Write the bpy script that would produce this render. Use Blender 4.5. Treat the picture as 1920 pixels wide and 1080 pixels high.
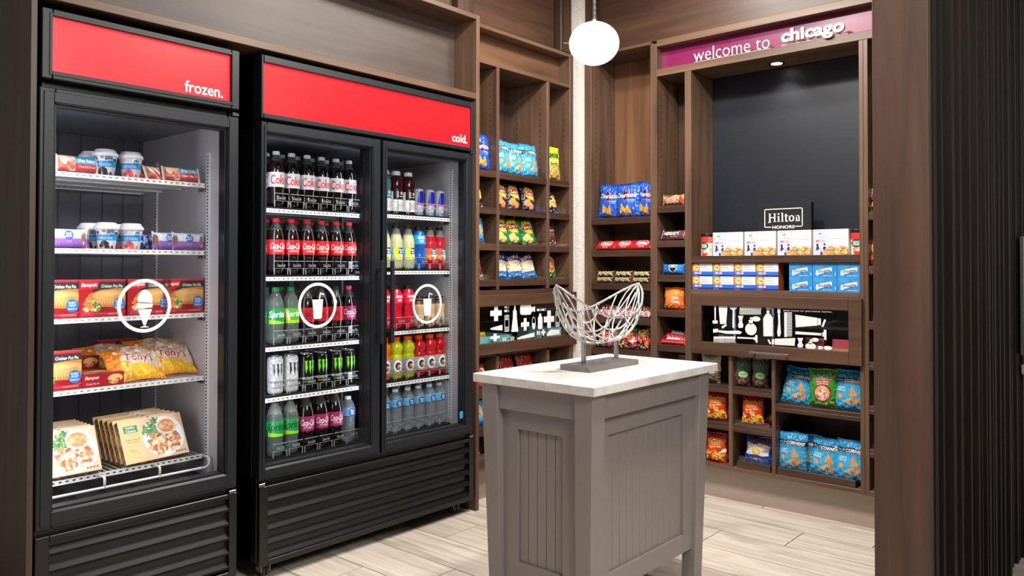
import bpy, math, random
import numpy as np
from mathutils import Vector, Matrix
PI = math.pi
sc = bpy.context.scene
for o in list(bpy.data.objects):
    bpy.data.objects.remove(o)
COL = sc.collection

def s2l(c):
    return tuple(((v/255)/12.92 if v/255 <= .04045 else ((v/255+.055)/1.055)**2.4) for v in c)

# ---------------------------------------------------------------- camera
cam_d = bpy.data.cameras.new('camera'); cam = bpy.data.objects.new('camera', cam_d); COL.objects.link(cam)
yaw, pitch, roll = -.7134, .0143, .0013
fw = Vector((math.sin(yaw)*math.cos(pitch), math.cos(yaw)*math.cos(pitch), math.sin(pitch)))
rt = Vector((math.cos(yaw), -math.sin(yaw), 0)); up = rt.cross(fw)
rt2 = rt*math.cos(roll)+up*math.sin(roll); up2 = up*math.cos(roll)-rt*math.sin(roll)
M = Matrix(((rt2.x, up2.x, -fw.x, 0), (rt2.y, up2.y, -fw.y, 0), (rt2.z, up2.z, -fw.z, 1.22), (0, 0, 0, 1)))
cam.matrix_world = M
cam_d.sensor_width = 36; cam_d.lens = 1472.58/1920*36; cam_d.shift_y = -(540-480.57)/1920
cam_d.clip_start = .05
sc.camera = cam

# ---------------------------------------------------------------- world, lamps, exposure
sc.view_settings.view_transform = 'Standard'; sc.view_settings.look = 'None'
sc.view_settings.gamma = 1; sc.view_settings.exposure = 0.0; sc.view_settings.use_curve_mapping = False
w = bpy.data.worlds.new('lobby'); sc.world = w; w.use_nodes = True
w.node_tree.nodes['Background'].inputs[0].default_value = (.95, .97, 1, 1)
w.node_tree.nodes['Background'].inputs[1].default_value = .07

def area(name, loc, size, power, col=(1, .95, .88), rot=(0, 0, 0), shape='DISK', sy=None, spread=PI):
    d = bpy.data.lights.new(name, 'AREA'); d.shape = shape; d.size = size
    if sy: d.size_y = sy
    d.energy = power; d.color = col; d.spread = spread
    o = bpy.data.objects.new(name, d); o.location = loc; o.rotation_euler = rot; COL.objects.link(o)
    return o
CEIL = 3.0
# recessed ceiling lamps of the market and the lobby in front of it
for i, (x, y, p) in enumerate([(-1.75, 1.1, 5), (-1.70, 2.5, 56), (-1.9, 3.1, 24), (-.95, 2.3, 50)]):
    area('ceiling_lamp', (x, y, CEIL-.03), .22, p)
# big soft fill added behind the camera, no actual lamp there
area('lobby_fill', (.9, -1.6, 2.7), 2.4, 3, (1, .97, .94), (math.radians(58), 0, math.radians(38)), 'RECTANGLE', 1.6)
area('lobby_fill', (.4, 1.25, 2.35), .8, 46, (1, .97, .95), (math.radians(58), 0, math.radians(66)), 'RECTANGLE', .8)  # added side fill that brightens the island's aisle face
area('niche_lamp', (-1.633, 4.0, 2.275), .05, .8, (1, .96, .9), spread=2.0)

# ---------------------------------------------------------------- materials
MATS = {}
def newmat(name):
    m = bpy.data.materials.new(name); m.use_nodes = True
    return m, m.node_tree, m.node_tree.nodes['Principled BSDF']
def mat(name, c=(128, 128, 128), rough=.5, metal=0, coat=0, emit=None, es=0, noise=0, nscale=30, bump=0, spec=.5, alpha=1):
    if name in MATS: return MATS[name]
    m, nt, b = newmat(name)
    l = s2l(c)
    b.inputs['Base Color'].default_value = (*l, 1); b.inputs['Roughness'].default_value = rough
    b.inputs['Metallic'].default_value = metal; b.inputs['Coat Weight'].default_value = coat
    b.inputs['Specular IOR Level'].default_value = spec; b.inputs['Alpha'].default_value = alpha
    if emit:
        b.inputs['Emission Color'].default_value = (*s2l(emit), 1); b.inputs['Emission Strength'].default_value = es
    if noise or bump:
        tc = nt.nodes.new('ShaderNodeTexCoord'); n = nt.nodes.new('ShaderNodeTexNoise'); n.inputs['Scale'].default_value = nscale
        n.inputs['Detail'].default_value = 4
        nt.links.new(tc.outputs['Object'], n.inputs['Vector'])
        if noise:
            r = nt.nodes.new('ShaderNodeMapRange'); r.inputs['To Min'].default_value = 1-noise; r.inputs['To Max'].default_value = 1+noise
            mx = nt.nodes.new('ShaderNodeVectorMath'); mx.operation = 'SCALE'; mx.inputs[0].default_value = l
            nt.links.new(n.outputs['Fac'], r.inputs['Value']); nt.links.new(r.outputs['Result'], mx.inputs['Scale'])
            nt.links.new(mx.outputs['Vector'], b.inputs['Base Color'])
        if bump:
            bp = nt.nodes.new('ShaderNodeBump'); bp.inputs['Strength'].default_value = bump; bp.inputs['Distance'].default_value = .002
            nt.links.new(n.outputs['Fac'], bp.inputs['Height']); nt.links.new(bp.outputs['Normal'], b.inputs['Normal'])
    MATS[name] = m
    return m
def wood(name, c1, c2, axis, rough=.42, sc_=1.0, knots=.25, spec=.5):
    """stained wood, grain running along the given axis (object space)"""
    m, nt, b = newmat(name); N = nt.nodes; K = nt.links
    tc = N.new('ShaderNodeTexCoord'); mp = N.new('ShaderNodeMapping')
    s = [22*sc_]*3; s[axis] = 1.3*sc_
    mp.inputs['Scale'].default_value = s
    K.new(tc.outputs['Object'], mp.inputs['Vector'])
    n1 = N.new('ShaderNodeTexNoise'); n1.inputs['Scale'].default_value = 1; n1.inputs['Detail'].default_value = 6; n1.inputs['Distortion'].default_value = .6
    K.new(mp.outputs[0], n1.inputs['Vector'])
    mp2 = N.new('ShaderNodeMapping'); s2 = [2.6]*3; s2[axis] = .9; mp2.inputs['Scale'].default_value = s2
    K.new(tc.outputs['Object'], mp2.inputs['Vector'])
    n2 = N.new('ShaderNodeTexNoise'); n2.inputs['Scale'].default_value = 1.3; n2.inputs['Detail'].default_value = 3
    K.new(mp2.outputs[0], n2.inputs['Vector'])
    mx = N.new('ShaderNodeMix'); mx.inputs[0].default_value = .45
    K.new(n1.outputs['Fac'], mx.inputs[2]); K.new(n2.outputs['Fac'], mx.inputs[3])
    cr = N.new('ShaderNodeValToRGB'); cr.color_ramp.elements[0].position = .34; cr.color_ramp.elements[1].position = .66
    cr.color_ramp.elements[0].color = (*s2l(c1), 1); cr.color_ramp.elements[1].color = (*s2l(c2), 1)
    K.new(mx.outputs[0], cr.inputs['Fac']); K.new(cr.outputs[0], b.inputs['Base Color'])
    bp = N.new('ShaderNodeBump'); bp.inputs['Strength'].default_value = .12; bp.inputs['Distance'].default_value = .001
    K.new(n1.outputs['Fac'], bp.inputs['Height']); K.new(bp.outputs[0], b.inputs['Normal'])
    b.inputs['Roughness'].default_value = rough; b.inputs['Specular IOR Level'].default_value = spec
    MATS[name] = m
    return m
D1, D2 = (50, 32, 24), (90, 63, 47)
WX = wood('wood_x', D1, D2, 0); WY = wood('wood_y', D1, D2, 1); WZ = wood('wood_z', D1, D2, 2)
WXT = wood('wood_trim_x', (72, 52, 40), (118, 90, 70), 0); WYT = wood('wood_trim_y', (72, 52, 40), (118, 90, 70), 1); WZT = wood('wood_trim_z', (72, 52, 40), (118, 90, 70), 2)
WDK = wood('wood_shade_z', (46, 32, 25), (84, 60, 46), 2)
WUY = wood('wood_grey_y', (62, 51, 46), (84, 71, 64), 1, rough=.5)
WBR = wood('wood_warm_z', (104, 70, 47), (142, 102, 72), 2)
WEB = wood('wood_ebony_dim_z', (13, 9, 8), (36, 25, 20), 2, rough=.5, spec=.3)  # near-black slat wood, with the dim light there put into its colour
BLK = mat('black_enamel', (14, 15, 17), .35, noise=.15, nscale=60)
BLK2 = mat('black_frame', (25, 29, 35), .4, noise=.08, nscale=40)
BLKG = mat('black_plastic', (30, 31, 35), .4)
LOUV = mat('louvre_black', (9, 10, 12), .5, spec=.22)
VOID = mat('void_black', (8, 8, 9), .8)
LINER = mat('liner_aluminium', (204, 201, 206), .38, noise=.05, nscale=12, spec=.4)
LINER_SHADED = mat('liner_shaded', (112, 114, 124), .42, noise=.06, nscale=12, spec=.4)  # same liner made darker: shade at back and top put into colour
WHT = mat('white_coating', (235, 236, 236), .35)
WHTP = mat('white_vinyl', (240, 240, 240), .45)
STEEL = mat('brushed_steel', (150, 150, 152), .32, metal=.9, noise=.12, nscale=50)
SILV = mat('silver_rod', (196, 194, 192), .38, metal=.75, noise=.15, nscale=90)
CHR = mat('chrome', (200, 200, 200), .15, metal=1)
BRS = mat('brass', (214, 176, 110), .3, metal=.8)
GREY = mat('grey_paint', (138, 130, 126), .42, noise=.02, nscale=8, bump=.03)
GROOVE = mat('groove_grey', (92, 86, 82), .6)
NAVY = mat('navy_panel', (20, 25, 36), .45, noise=.12, nscale=3)
HEXM = mat('hexagon_print', (18, 20, 28), .5)
MAG = mat('magenta_panel', (122, 30, 78), .35, noise=.06, nscale=3)
LETT = mat('letter_cream', (238, 232, 222), .45)
LSID = mat('letter_side', (150, 140, 130), .5)
TOE = mat('toe_kick', (176, 160, 146), .6, noise=.05, nscale=150, bump=.1)
DUST = mat('freezer_floor', (40, 42, 62), .35, noise=.3, nscale=40)
TEAL = mat('teal_bin', (130, 205, 200), .4)
PRINT = {}
def printmat(name, rough, coat=0, metal=0, spec=.5):
    m, nt, b = newmat(name)
    a = nt.nodes.new('ShaderNodeAttribute'); a.attribute_name = 'print'
    nt.links.new(a.outputs['Color'], b.inputs['Base Color'])
    b.inputs['Roughness'].default_value = rough; b.inputs['Coat Weight'].default_value = coat; b.inputs['Metallic'].default_value = metal
    b.inputs['Coat Roughness'].default_value = .12; b.inputs['Specular IOR Level'].default_value = spec
    MATS[name] = m; return m
FOIL = printmat('printed_foil', .34, .25); CARD = printmat('printed_card', .42, .1); CAN = printmat('printed_can', .22, .3)
LABEL = printmat('printed_label', .35, .2)
def petmat():
    m, nt, b = newmat('bottle_plastic'); N = nt.nodes; K = nt.links
    a = N.new('ShaderNodeAttribute'); a.attribute_name = 'print'
    K.new(a.outputs['Color'], b.inputs['Base Color']); b.inputs['Roughness'].default_value = .1; b.inputs['Coat Weight'].default_value = .6
    b.inputs['Coat Roughness'].default_value = .04
    t = N.new('ShaderNodeBsdfTransparent'); K.new(a.outputs['Color'], t.inputs['Color'])
    lw = N.new('ShaderNodeLayerWeight'); lw.inputs['Blend'].default_value = .5
    pw = N.new('ShaderNodeMath'); pw.operation = 'POWER'; pw.inputs[1].default_value = 3; K.new(lw.outputs['Facing'], pw.inputs[0])
    mxx = N.new('ShaderNodeMath'); mxx.operation = 'MAXIMUM'
    K.new(a.outputs['Alpha'], mxx.inputs[0]); K.new(pw.outputs[0], mxx.inputs[1])
    mx = N.new('ShaderNodeMixShader'); K.new(mxx.outputs[0], mx.inputs[0]); K.new(t.outputs[0], mx.inputs[1]); K.new(b.outputs[0], mx.inputs[2])
    K.new(mx.outputs[0], N['Material Output'].inputs['Surface'])
    return m
PET = petmat()
def glassmat(name, tint=(1, 1, 1), blend=.25, floor=.02, rough=.0):
    m = bpy.data.materials.new(name); m.use_nodes = True; nt = m.node_tree; N = nt.nodes; K = nt.links; N.clear()
    t = N.new('ShaderNodeBsdfTransparent'); t.inputs[0].default_value = (*tint, 1)
    g = N.new('ShaderNodeBsdfGlossy'); g.inputs['Roughness'].default_value = rough
    lw = N.new('ShaderNodeLayerWeight'); lw.inputs['Blend'].default_value = .5
    pw = N.new('ShaderNodeMath'); pw.operation = 'POWER'; pw.inputs[1].default_value = 4; K.new(lw.outputs['Facing'], pw.inputs[0])
    ad = N.new('ShaderNodeMath'); ad.operation = 'MULTIPLY_ADD'; ad.inputs[1].default_value = blend*2; ad.inputs[2].default_value = floor; K.new(pw.outputs[0], ad.inputs[0])
    mx = N.new('ShaderNodeMixShader'); K.new(ad.outputs[0], mx.inputs[0]); K.new(t.outputs[0], mx.inputs[1]); K.new(g.outputs[0], mx.inputs[2])
    o = N.new('ShaderNodeOutputMaterial'); K.new(mx.outputs[0], o.inputs['Surface'])
    return m
GLASS = glassmat('door_glass', (.97, .98, .98), .3, .01)
GLASS2 = glassmat('cabinet_glass', (.9, .92, .93), .2, .012)
ACRY = glassmat('clear_acrylic', (.93, .94, .95), .4, .06, .08)
GUIDE = glassmat('clear_guide', (.96, .96, .97), .3, .06, .12)

# ---------------------------------------------------------------- mesh builder
ORG = {}
class MB:
    def __init__(s): s.v = []; s.f = []; s.m = []; s.c = []; s.usec = False
    def add(s, vs, fs, mi=0, col=None):
        o = len(s.v); s.v += [tuple(p) for p in vs]; s.f += [tuple(i+o for i in f) for f in fs]; s.m += [mi]*len(fs)
        if col is None: s.c += [(1, 1, 1, 1)]*len(vs)
        elif isinstance(col, tuple): s.c += [col]*len(vs); s.usec = True
        else: s.c += col; s.usec = True
        return s
    def box(s, x0, x1, y0, y1, z0, z1, mi=0, col=None):
        if x0 > x1: x0, x1 = x1, x0
        if y0 > y1: y0, y1 = y1, y0
        vs = [(x, y, z) for z in (z0, z1) for y in (y0, y1) for x in (x0, x1)]
        return s.add(vs, [(0, 2, 3, 1), (4, 5, 7, 6), (0, 1, 5, 4), (2, 6, 7, 3), (0, 4, 6, 2), (1, 3, 7, 5)], mi, col)
    def tube(s, pts, r, n=6, mi=0, closed=False, col=None):
        pts = [Vector(p) for p in pts]; k = len(pts); vs = []
        for i, p in enumerate(pts):
            a = pts[(i-1) % k] if (closed or i > 0) else p; b = pts[(i+1) % k] if (closed or i < k-1) else p
            d = (b-a).normalized(); h = Vector((0, 0, 1)) if abs(d.z) < .9 else Vector((1, 0, 0))
            e1 = d.cross(h).normalized(); e2 = d.cross(e1)
            rr = r[i] if isinstance(r, (list, tuple)) else r
            vs += [p+(e1*math.cos(2*PI*j/n)+e2*math.sin(2*PI*j/n))*rr for j in range(n)]
        fs = []
        for i in range(k if closed else k-1):
            i2 = (i+1) % k
            fs += [(i*n+j, i*n+(j+1) % n, i2*n+(j+1) % n, i2*n+j) for j in range(n)]
        if not closed: fs += [tuple(range(n))[::-1], tuple((k-1)*n+j for j in range(n))]
        return s.add(vs, fs, mi, col)
    def lathe(s, prof, n=24, mi=0, cols=None, c=(0, 0, 0), caps=True):
        vs = []; cc = []
        for i, (r, z) in enumerate(prof):
            for j in range(n):
                a = 2*PI*j/n; vs.append((c[0]+r*math.cos(a), c[1]+r*math.sin(a), c[2]+z))
                if cols: cc.append(cols[i])
        fs = [(i*n+j, i*n+(j+1) % n, (i+1)*n+(j+1) % n, (i+1)*n+j) for i in range(len(prof)-1) for j in range(n)]
        if caps: fs += [tuple(range(n))[::-1], tuple((len(prof)-1)*n+j for j in range(n))]
        return s.add(vs, fs, mi, cc if cols else None)
    def grid(s, P, mi=0, C=None, flip=False):
        nv, nu = P.shape[:2]
        idx = np.arange(nv*nu).reshape(nv, nu)
        q = np.stack([idx[:-1, :-1], idx[:-1, 1:], idx[1:, 1:], idx[1:, :-1]], -1).reshape(-1, 4)
        if flip: q = q[:, ::-1]
        c = None
        if C is not None:
            if isinstance(C, tuple): c = C
            else:
                a = np.ones((nv*nu, 4)); a[:, :3] = C.reshape(-1, 3); c = [tuple(x) for x in a.tolist()]
        return s.add([tuple(x) for x in P.reshape(-1, 3).tolist()], [tuple(x) for x in q.tolist()], mi, c)
    def prism(s, poly, fn, d0, d1, mi=0, mside=None):
        """poly: 2D points; fn(u,v,d)->3D"""
        n = len(poly); vs = [fn(u, v, d0) for u, v in poly]+[fn(u, v, d1) for u, v in poly]
        s.add(vs, [tuple(range(n)), tuple(range(n, 2*n))[::-1]], mi)
        o = len(s.v)-2*n
        for i in range(n):
            s.f.append((o+i, o+(i+1) % n, o+n+(i+1) % n, o+n+i)); s.m.append(mi if mside is None else mside)
        return s
    def build(s, name, mats, parent=None, smooth=False, bevel=0, org=None, local=False):
        if not isinstance(mats, (list, tuple)): mats = [mats]
        o3 = (0, 0, 0)
        if parent is not None and not local: o3 = ORG.get(parent.name, (0, 0, 0))
        if org is not None: o3 = org
        vs = s.v
        if any(o3): vs = [(a-o3[0], b-o3[1], c-o3[2]) for a, b, c in s.v]
        me = bpy.data.meshes.new(name); me.from_pydata(vs, [], s.f)
        for m in mats: me.materials.append(m)
        me.polygons.foreach_set('material_index', s.m)
        if s.usec:
            at = me.color_attributes.new('print', 'FLOAT_COLOR', 'POINT')
            at.data.foreach_set('color', np.array(s.c, dtype=np.float32).ravel())
        if smooth is True: me.polygons.foreach_set('use_smooth', [True]*len(me.polygons))
        elif smooth:
            me.polygons.foreach_set('use_smooth', [mi in smooth for mi in s.m])
        me.update()
        ob = bpy.data.objects.new(name, me); COL.objects.link(ob)
        if parent is not None: ob.parent = parent; ORG[ob.name] = o3
        elif org is not None: ob.location = org; ORG[ob.name] = org
        if bevel:
            b = ob.modifiers.new('edge', 'BEVEL'); b.width = bevel; b.segments = 1; b.limit_method = 'ANGLE'; b.angle_limit = .6
        return ob
def tag(o, label, cat, group=None):
    o['label'] = label; o['category'] = cat
    if group: o['group'] = group
    return o
def lab(o, l): o['label'] = l; return o
def thing(name, loc, label=None, cat=None, group=None):
    o = bpy.data.objects.new(name, None); COL.objects.link(o); o.location = loc; o.empty_display_size = .05
    ORG[o.name] = tuple(loc)
    if label: tag(o, label, cat, group)
    return o
def struct(o): o['kind'] = 'structure'; return o
def box(name, m, b, parent=None, bevel=0, **k):
    return MB().box(*b).build(name, m, parent, bevel=bevel, **k)
KIDS = {}
def children(o):
    return [c for c in COL.objects if c.parent == o]
def reg(o):                       # remember a product's tree once
    def rec(p): return [(c, rec(c)) for c in children(p)]
    KIDS[o.name] = rec(o); o['_n'] = 0
    del o['_n']
    return o
USED = set()
def put(proto, loc, rz=0, tilt=0, roll=0, label=None, group=None, cat=None):
    if proto.name not in USED: o = proto; USED.add(proto.name)
    else:
        o = proto.copy(); COL.objects.link(o)
        def cp(lst, par):
            for c, sub in lst:
                d = c.copy(); COL.objects.link(d); d.parent = par; cp(sub, d)
        cp(KIDS[proto.name], o)
    o.location = loc; o.rotation_euler = (tilt, roll, rz)
    if label: o['label'] = label
    if cat: o['category'] = cat
    if group: o['group'] = group
    elif 'group' in o: del o['group']
    return o

# ---------------------------------------------------------------- lettering
_TX = {}
def glyphs(t, bold=0, shear=0):
    bold = round(bold*.42, 4)
    k = (t, bold, shear)
    if k in _TX: return _TX[k]
    cu = bpy.data.curves.new('t', 'FONT'); cu.body = t; cu.offset = bold; cu.shear = shear; cu.resolution_u = 3
    ob = bpy.data.objects.new('t', cu); COL.objects.link(ob)
    dg = bpy.context.evaluated_depsgraph_get(); dg.update()
    me = bpy.data.meshes.new_from_object(ob.evaluated_get(dg))
    me.calc_loop_triangles()
    v = np.array([p.co[:2] for p in me.vertices]); t3 = np.array([tuple(x.vertices) for x in me.loop_triangles])
    edges = {}
    for p in me.polygons:
        vv = list(p.vertices)
        for i in range(len(vv)):
            e = (vv[i], vv[(i+1) % len(vv)]); edges[e] = edges.get(e, 0)+1
    rim = [e for e in edges if (e[1], e[0]) not in edges]
    bpy.data.objects.remove(ob); bpy.data.curves.remove(cu); bpy.data.meshes.remove(me)
    v = v-v.min(0); H = v[:, 1].max(); v = v/H
    _TX[k] = (v, t3, rim)
    return _TX[k]
def text3d(mb, t, fn, h, w=None, x=0, y=0, bold=0, shear=0, d0=0, d1=0, mi=0, mside=None, anchor='l'):
    """solid lettering; fn(u,v,d)->3D, h is the height of the whole word"""
    v, tr, rim = glyphs(t, bold, shear)
    W = v[:, 0].max(); sx = (w/W) if w else h
    x0 = x if anchor == 'l' else (x-W*sx if anchor == 'r' else x-W*sx/2)
    n = len(v); P = [(x0+a*sx, y+b*h) for a, b in v]
    vs = [fn(u, q, d1) for u, q in P]; fs = [tuple(int(i) for i in t_) for t_ in tr]
    mb.add(vs, fs, mi)
    if d1 != d0:
        o = len(mb.v); mb.add([fn(u, q, d1) for u, q in P]+[fn(u, q, d0) for u, q in P], [(a, b, b+n, a+n) for a, b in rim], mi if mside is None else mside)
    return W*sx

def solid_letters(par, t, fn, h, w=None, x=0, bold=0, d0=0, d1=0, mats=None):
    """a word as separate solid letters, each a part called letter"""
    v, tr, rim = glyphs(t, bold, 0); sx = (w/v[:, 0].max()) if w else h
    n = len(v); lo = list(range(n))
    def find(a):
        while lo[a] != a: a = lo[a]
        return a
    for q in tr:
        a, b, c = (find(int(i)) for i in q); lo[b] = a; lo[find(c)] = a
    comp = {}
    for i in range(n): comp.setdefault(find(i), []).append(i)
    gr = sorted(comp.values(), key=lambda g: min(v[i][0] for i in g)); out = []
    for g in gr:
        x0, x1 = min(v[i][0] for i in g), max(v[i][0] for i in g)
        if out and min(out[-1][2], x1)-max(out[-1][1], x0) > .6*min(x1-x0, out[-1][2]-out[-1][1]): out[-1][0].extend(g)
        else: out.append([list(g), x0, x1])
    for g, _, _ in out:
        idx = {i: k for k, i in enumerate(g)}; m = MB(); k = len(g)
        P = [(x+v[i][0]*sx, v[i][1]*h) for i in g]
        fs = [tuple(idx[int(i)] for i in q) for q in tr if int(q[0]) in idx]
        ed = [(idx[a], idx[b]) for a, b in rim if a in idx]
        m.add([fn(u, q, d1) for u, q in P]+[fn(u, q, d0) for u, q in P], fs, 0)
        for a, b in ed: m.f.append((a, b, b+k, a+k)); m.m.append(1)
        m.build('letter', mats, par)

class Cv:
    """a small print: shapes and words rasterised into a grid of vertex colours. height 1, width a"""
    def __init__(s, a, W, bg, S=3):
        s.a = a; s.W = W; s.H = max(4, int(round(W/a))); s.S = S; s.k = s.H*S
        s.A = np.zeros((s.H*S, s.W*S, 3)); s.A[:] = bg
        s.yy, s.xx = np.mgrid[0:s.H*S, 0:s.W*S]
        s.yy = (s.yy+.5)/(s.H*S); s.xx = (s.xx+.5)/(s.W*S)*a
    def bb(s, x0, x1, y0, y1):
        Wp, Hp = s.W*s.S, s.H*s.S
        return (max(0, int(x0/s.a*Wp)-1), min(Wp, int(x1/s.a*Wp)+2), max(0, int(y0*Hp)-1), min(Hp, int(y1*Hp)+2))
    def _put(s, sl, m, col, al):
        A = s.A[sl]; c = np.array(col, float)
        A[m] = A[m]*(1-al)+c*al
    def poly(s, pts, col, al=1):
        p = np.array(pts); x0, x1, y0, y1 = s.bb(p[:, 0].min(), p[:, 0].max(), p[:, 1].min(), p[:, 1].max())
        if x1 <= x0 or y1 <= y0: return s
        sl = (slice(y0, y1), slice(x0, x1)); X = s.xx[sl]; Y = s.yy[sl]; m = np.zeros(X.shape, bool)
        for i in range(len(p)):
            (ax, ay), (bx, by) = p[i], p[i-1]
            if ay == by: continue
            c = ((ay > Y) != (by > Y)) & (X < (bx-ax)*(Y-ay)/(by-ay)+ax); m ^= c
        s._put(sl, m, col, al); return s
    def rect(s, x0, y0, x1, y1, col, al=1):
        return s.poly([(x0, y0), (x1, y0), (x1, y1), (x0, y1)], col, al)
    def ell(s, cx, cy, rx, ry, col, al=1, rot=0, soft=False):
        R = max(rx, ry); x0, x1, y0, y1 = s.bb(cx-R, cx+R, cy-R, cy+R)
        if x1 <= x0 or y1 <= y0: return s
        sl = (slice(y0, y1), slice(x0, x1)); X = s.xx[sl]-cx; Y = s.yy[sl]-cy
        c_, s_ = math.cos(rot), math.sin(rot); u = (X*c_+Y*s_)/rx; v = (-X*s_+Y*c_)/ry; d = u*u+v*v
        if soft:
            f = np.clip(1-d, 0, 1)[..., None]*al; s.A[sl] = s.A[sl]*(1-f)+np.array(col, float)*f
        else: s._put(sl, d < 1, col, al)
        return s
    def text(s, t, cx, cy, h, col, w=None, bold=0, shear=0, rot=0, al=1):
        v, tr, _ = glyphs(t, bold, shear); W = v[:, 0].max(); sx = (w/W) if w else h
        P = np.stack([(v[:, 0]-W/2)*sx, (v[:, 1]-.5)*h], 1)
        c_, s_ = math.cos(rot), math.sin(rot); P = np.stack([P[:, 0]*c_-P[:, 1]*s_+cx, P[:, 0]*s_+P[:, 1]*c_+cy], 1)
        lo = P.min(0); hi = P.max(0); x0, x1, y0, y1 = s.bb(lo[0], hi[0], lo[1], hi[1])
        if x1 <= x0 or y1 <= y0: return s
        M_ = np.zeros((s.H*s.S, s.W*s.S), bool)
        for a, b, c in tr:
            A, B, C = P[a], P[b], P[c]
            q0, q1, r0, r1 = s.bb(min(A[0], B[0], C[0]), max(A[0], B[0], C[0]), min(A[1], B[1], C[1]), max(A[1], B[1], C[1]))
            if q1 <= q0 or r1 <= r0: continue
            X = s.xx[r0:r1, q0:q1]; Y = s.yy[r0:r1, q0:q1]
            d1 = (X-B[0])*(A[1]-B[1])-(A[0]-B[0])*(Y-B[1]); d2 = (X-C[0])*(B[1]-C[1])-(B[0]-C[0])*(Y-C[1]); d3 = (X-A[0])*(C[1]-A[1])-(C[0]-A[0])*(Y-A[1])
            M_[r0:r1, q0:q1] |= ~(((d1 < 0) | (d2 < 0) | (d3 < 0)) & ((d1 > 0) | (d2 > 0) | (d3 > 0)))
        s.A[M_] = s.A[M_]*(1-al)+np.array(col, float)*al
        return s
    def otext(s, t, cx, cy, h, col, oc, ow=.012, **k):
        for i in range(8):
            s.text(t, cx+ow*math.cos(i*PI/4), cy+ow*math.sin(i*PI/4), h, oc, **k)
        return s.text(t, cx, cy, h, col, **k)
    def blobs(s, n, x0, x1, y0, y1, cols, r0, r1, seed=1, asp=2, inside=None, al=1):
        R = random.Random(seed)
        for i in range(n):
            x = R.uniform(x0, x1); y = R.uniform(y0, y1)
            if inside and not inside(x, y): continue
            r = R.uniform(r0, r1); c = R.choice(cols); d = R.uniform(.85, 1.1)
            s.ell(x, y, r*R.uniform(1, asp), r, tuple(min(255, q*d) for q in c), al, R.uniform(0, PI))
        return s
    def noise(s, amt=6, seed=0):
        r = np.random.RandomState(seed); n = r.randn(s.H//4+2, s.W//4+2)
        yi = (s.yy*(n.shape[0]-2)); xi = (s.xx/s.a*(n.shape[1]-2)); y0 = yi.astype(int); x0 = xi.astype(int); fy = yi-y0; fx = xi-x0
        m = n[y0, x0]*(1-fy)*(1-fx)+n[y0+1, x0]*fy*(1-fx)+n[y0, x0+1]*(1-fy)*fx+n[y0+1, x0+1]*fy*fx
        s.A += m[..., None]*amt; return s
    def out(s):
        A = np.clip(s.A, 0, 255)/255; A = np.where(A <= .04045, A/12.92, ((A+.055)/1.055)**2.4)
        return A.reshape(s.H, s.S, s.W, s.S, 3).mean((1, 3))
def lc(c, a=1.0): return (*s2l(c), a)

# ================================================================ SETTING
XA, XAB = -2.785, -3.06        # left shelving: front, back
YB, YBB = 3.845, 4.10          # rear shelving: front, back
XF = -2.72                     # front plane of the cooler bay
# floor: planks running along x
fl = struct(box('floor', mat('grout', (92, 84, 78), .9), (-3.9, 3.2, -3.2, 4.3, -.05, -.004)))
def plankmat():
    m, nt, b = newmat('floor_plank'); N = nt.nodes; K = nt.links
    tc = N.new('ShaderNodeTexCoord'); oi = N.new('ShaderNodeObjectInfo')
    ad = N.new('ShaderNodeVectorMath'); ad.operation = 'MULTIPLY_ADD'; ad.inputs[1].default_value = (1, 1, 1)
    sc3 = N.new('ShaderNodeVectorMath'); sc3.operation = 'SCALE'; sc3.inputs[0].default_value = (37, 19, 0); K.new(oi.outputs['Random'], sc3.inputs['Scale'])
    K.new(tc.outputs['Object'], ad.inputs[0]); K.new(sc3.outputs[0], ad.inputs[2])
    mp = N.new('ShaderNodeMapping'); mp.inputs['Scale'].default_value = (1.6, 26, 1); K.new(ad.outputs[0], mp.inputs[0])
    n1 = N.new('ShaderNodeTexNoise'); n1.inputs['Scale'].default_value = 1; n1.inputs['Detail'].default_value = 5; n1.inputs['Distortion'].default_value = .8; K.new(mp.outputs[0], n1.inputs[0])
    mp2 = N.new('ShaderNodeMapping'); mp2.inputs['Scale'].default_value = (2.5, 9, 1); K.new(ad.outputs[0], mp2.inputs[0])
    n2 = N.new('ShaderNodeTexNoise'); n2.inputs['Scale'].default_value = 1; n2.inputs['Detail'].default_value = 2; K.new(mp2.outputs[0], n2.inputs[0])
    cr = N.new('ShaderNodeValToRGB'); cr.color_ramp.elements[0].position = .3; cr.color_ramp.elements[1].position = .62
    cr.color_ramp.elements[0].color = (*s2l((184, 170, 156)), 1); cr.color_ramp.elements[1].color = (*s2l((216, 205, 192)), 1)
    K.new(n1.outputs['Fac'], cr.inputs[0])
    cr2 = N.new('ShaderNodeValToRGB'); cr2.color_ramp.elements[0].position = .3; cr2.color_ramp.elements[1].position = .45
    cr2.color_ramp.elements[0].color = (.72, .7, .68, 1); cr2.color_ramp.elements[1].color = (1, 1, 1, 1); K.new(n2.outputs['Fac'], cr2.inputs[0])
    mm = N.new('ShaderNodeMix'); mm.data_type = 'RGBA'; mm.blend_type = 'MULTIPLY'; mm.inputs[0].default_value = 1
    K.new(cr.outputs[0], mm.inputs[6]); K.new(cr2.outputs[0], mm.inputs[7]); K.new(mm.outputs[2], b.inputs['Base Color'])
    b.inputs['Roughness'].default_value = .38
    return m
PLK = plankmat()
G = .0022; PW = .2277; PL = .9
pmesh = None
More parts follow.
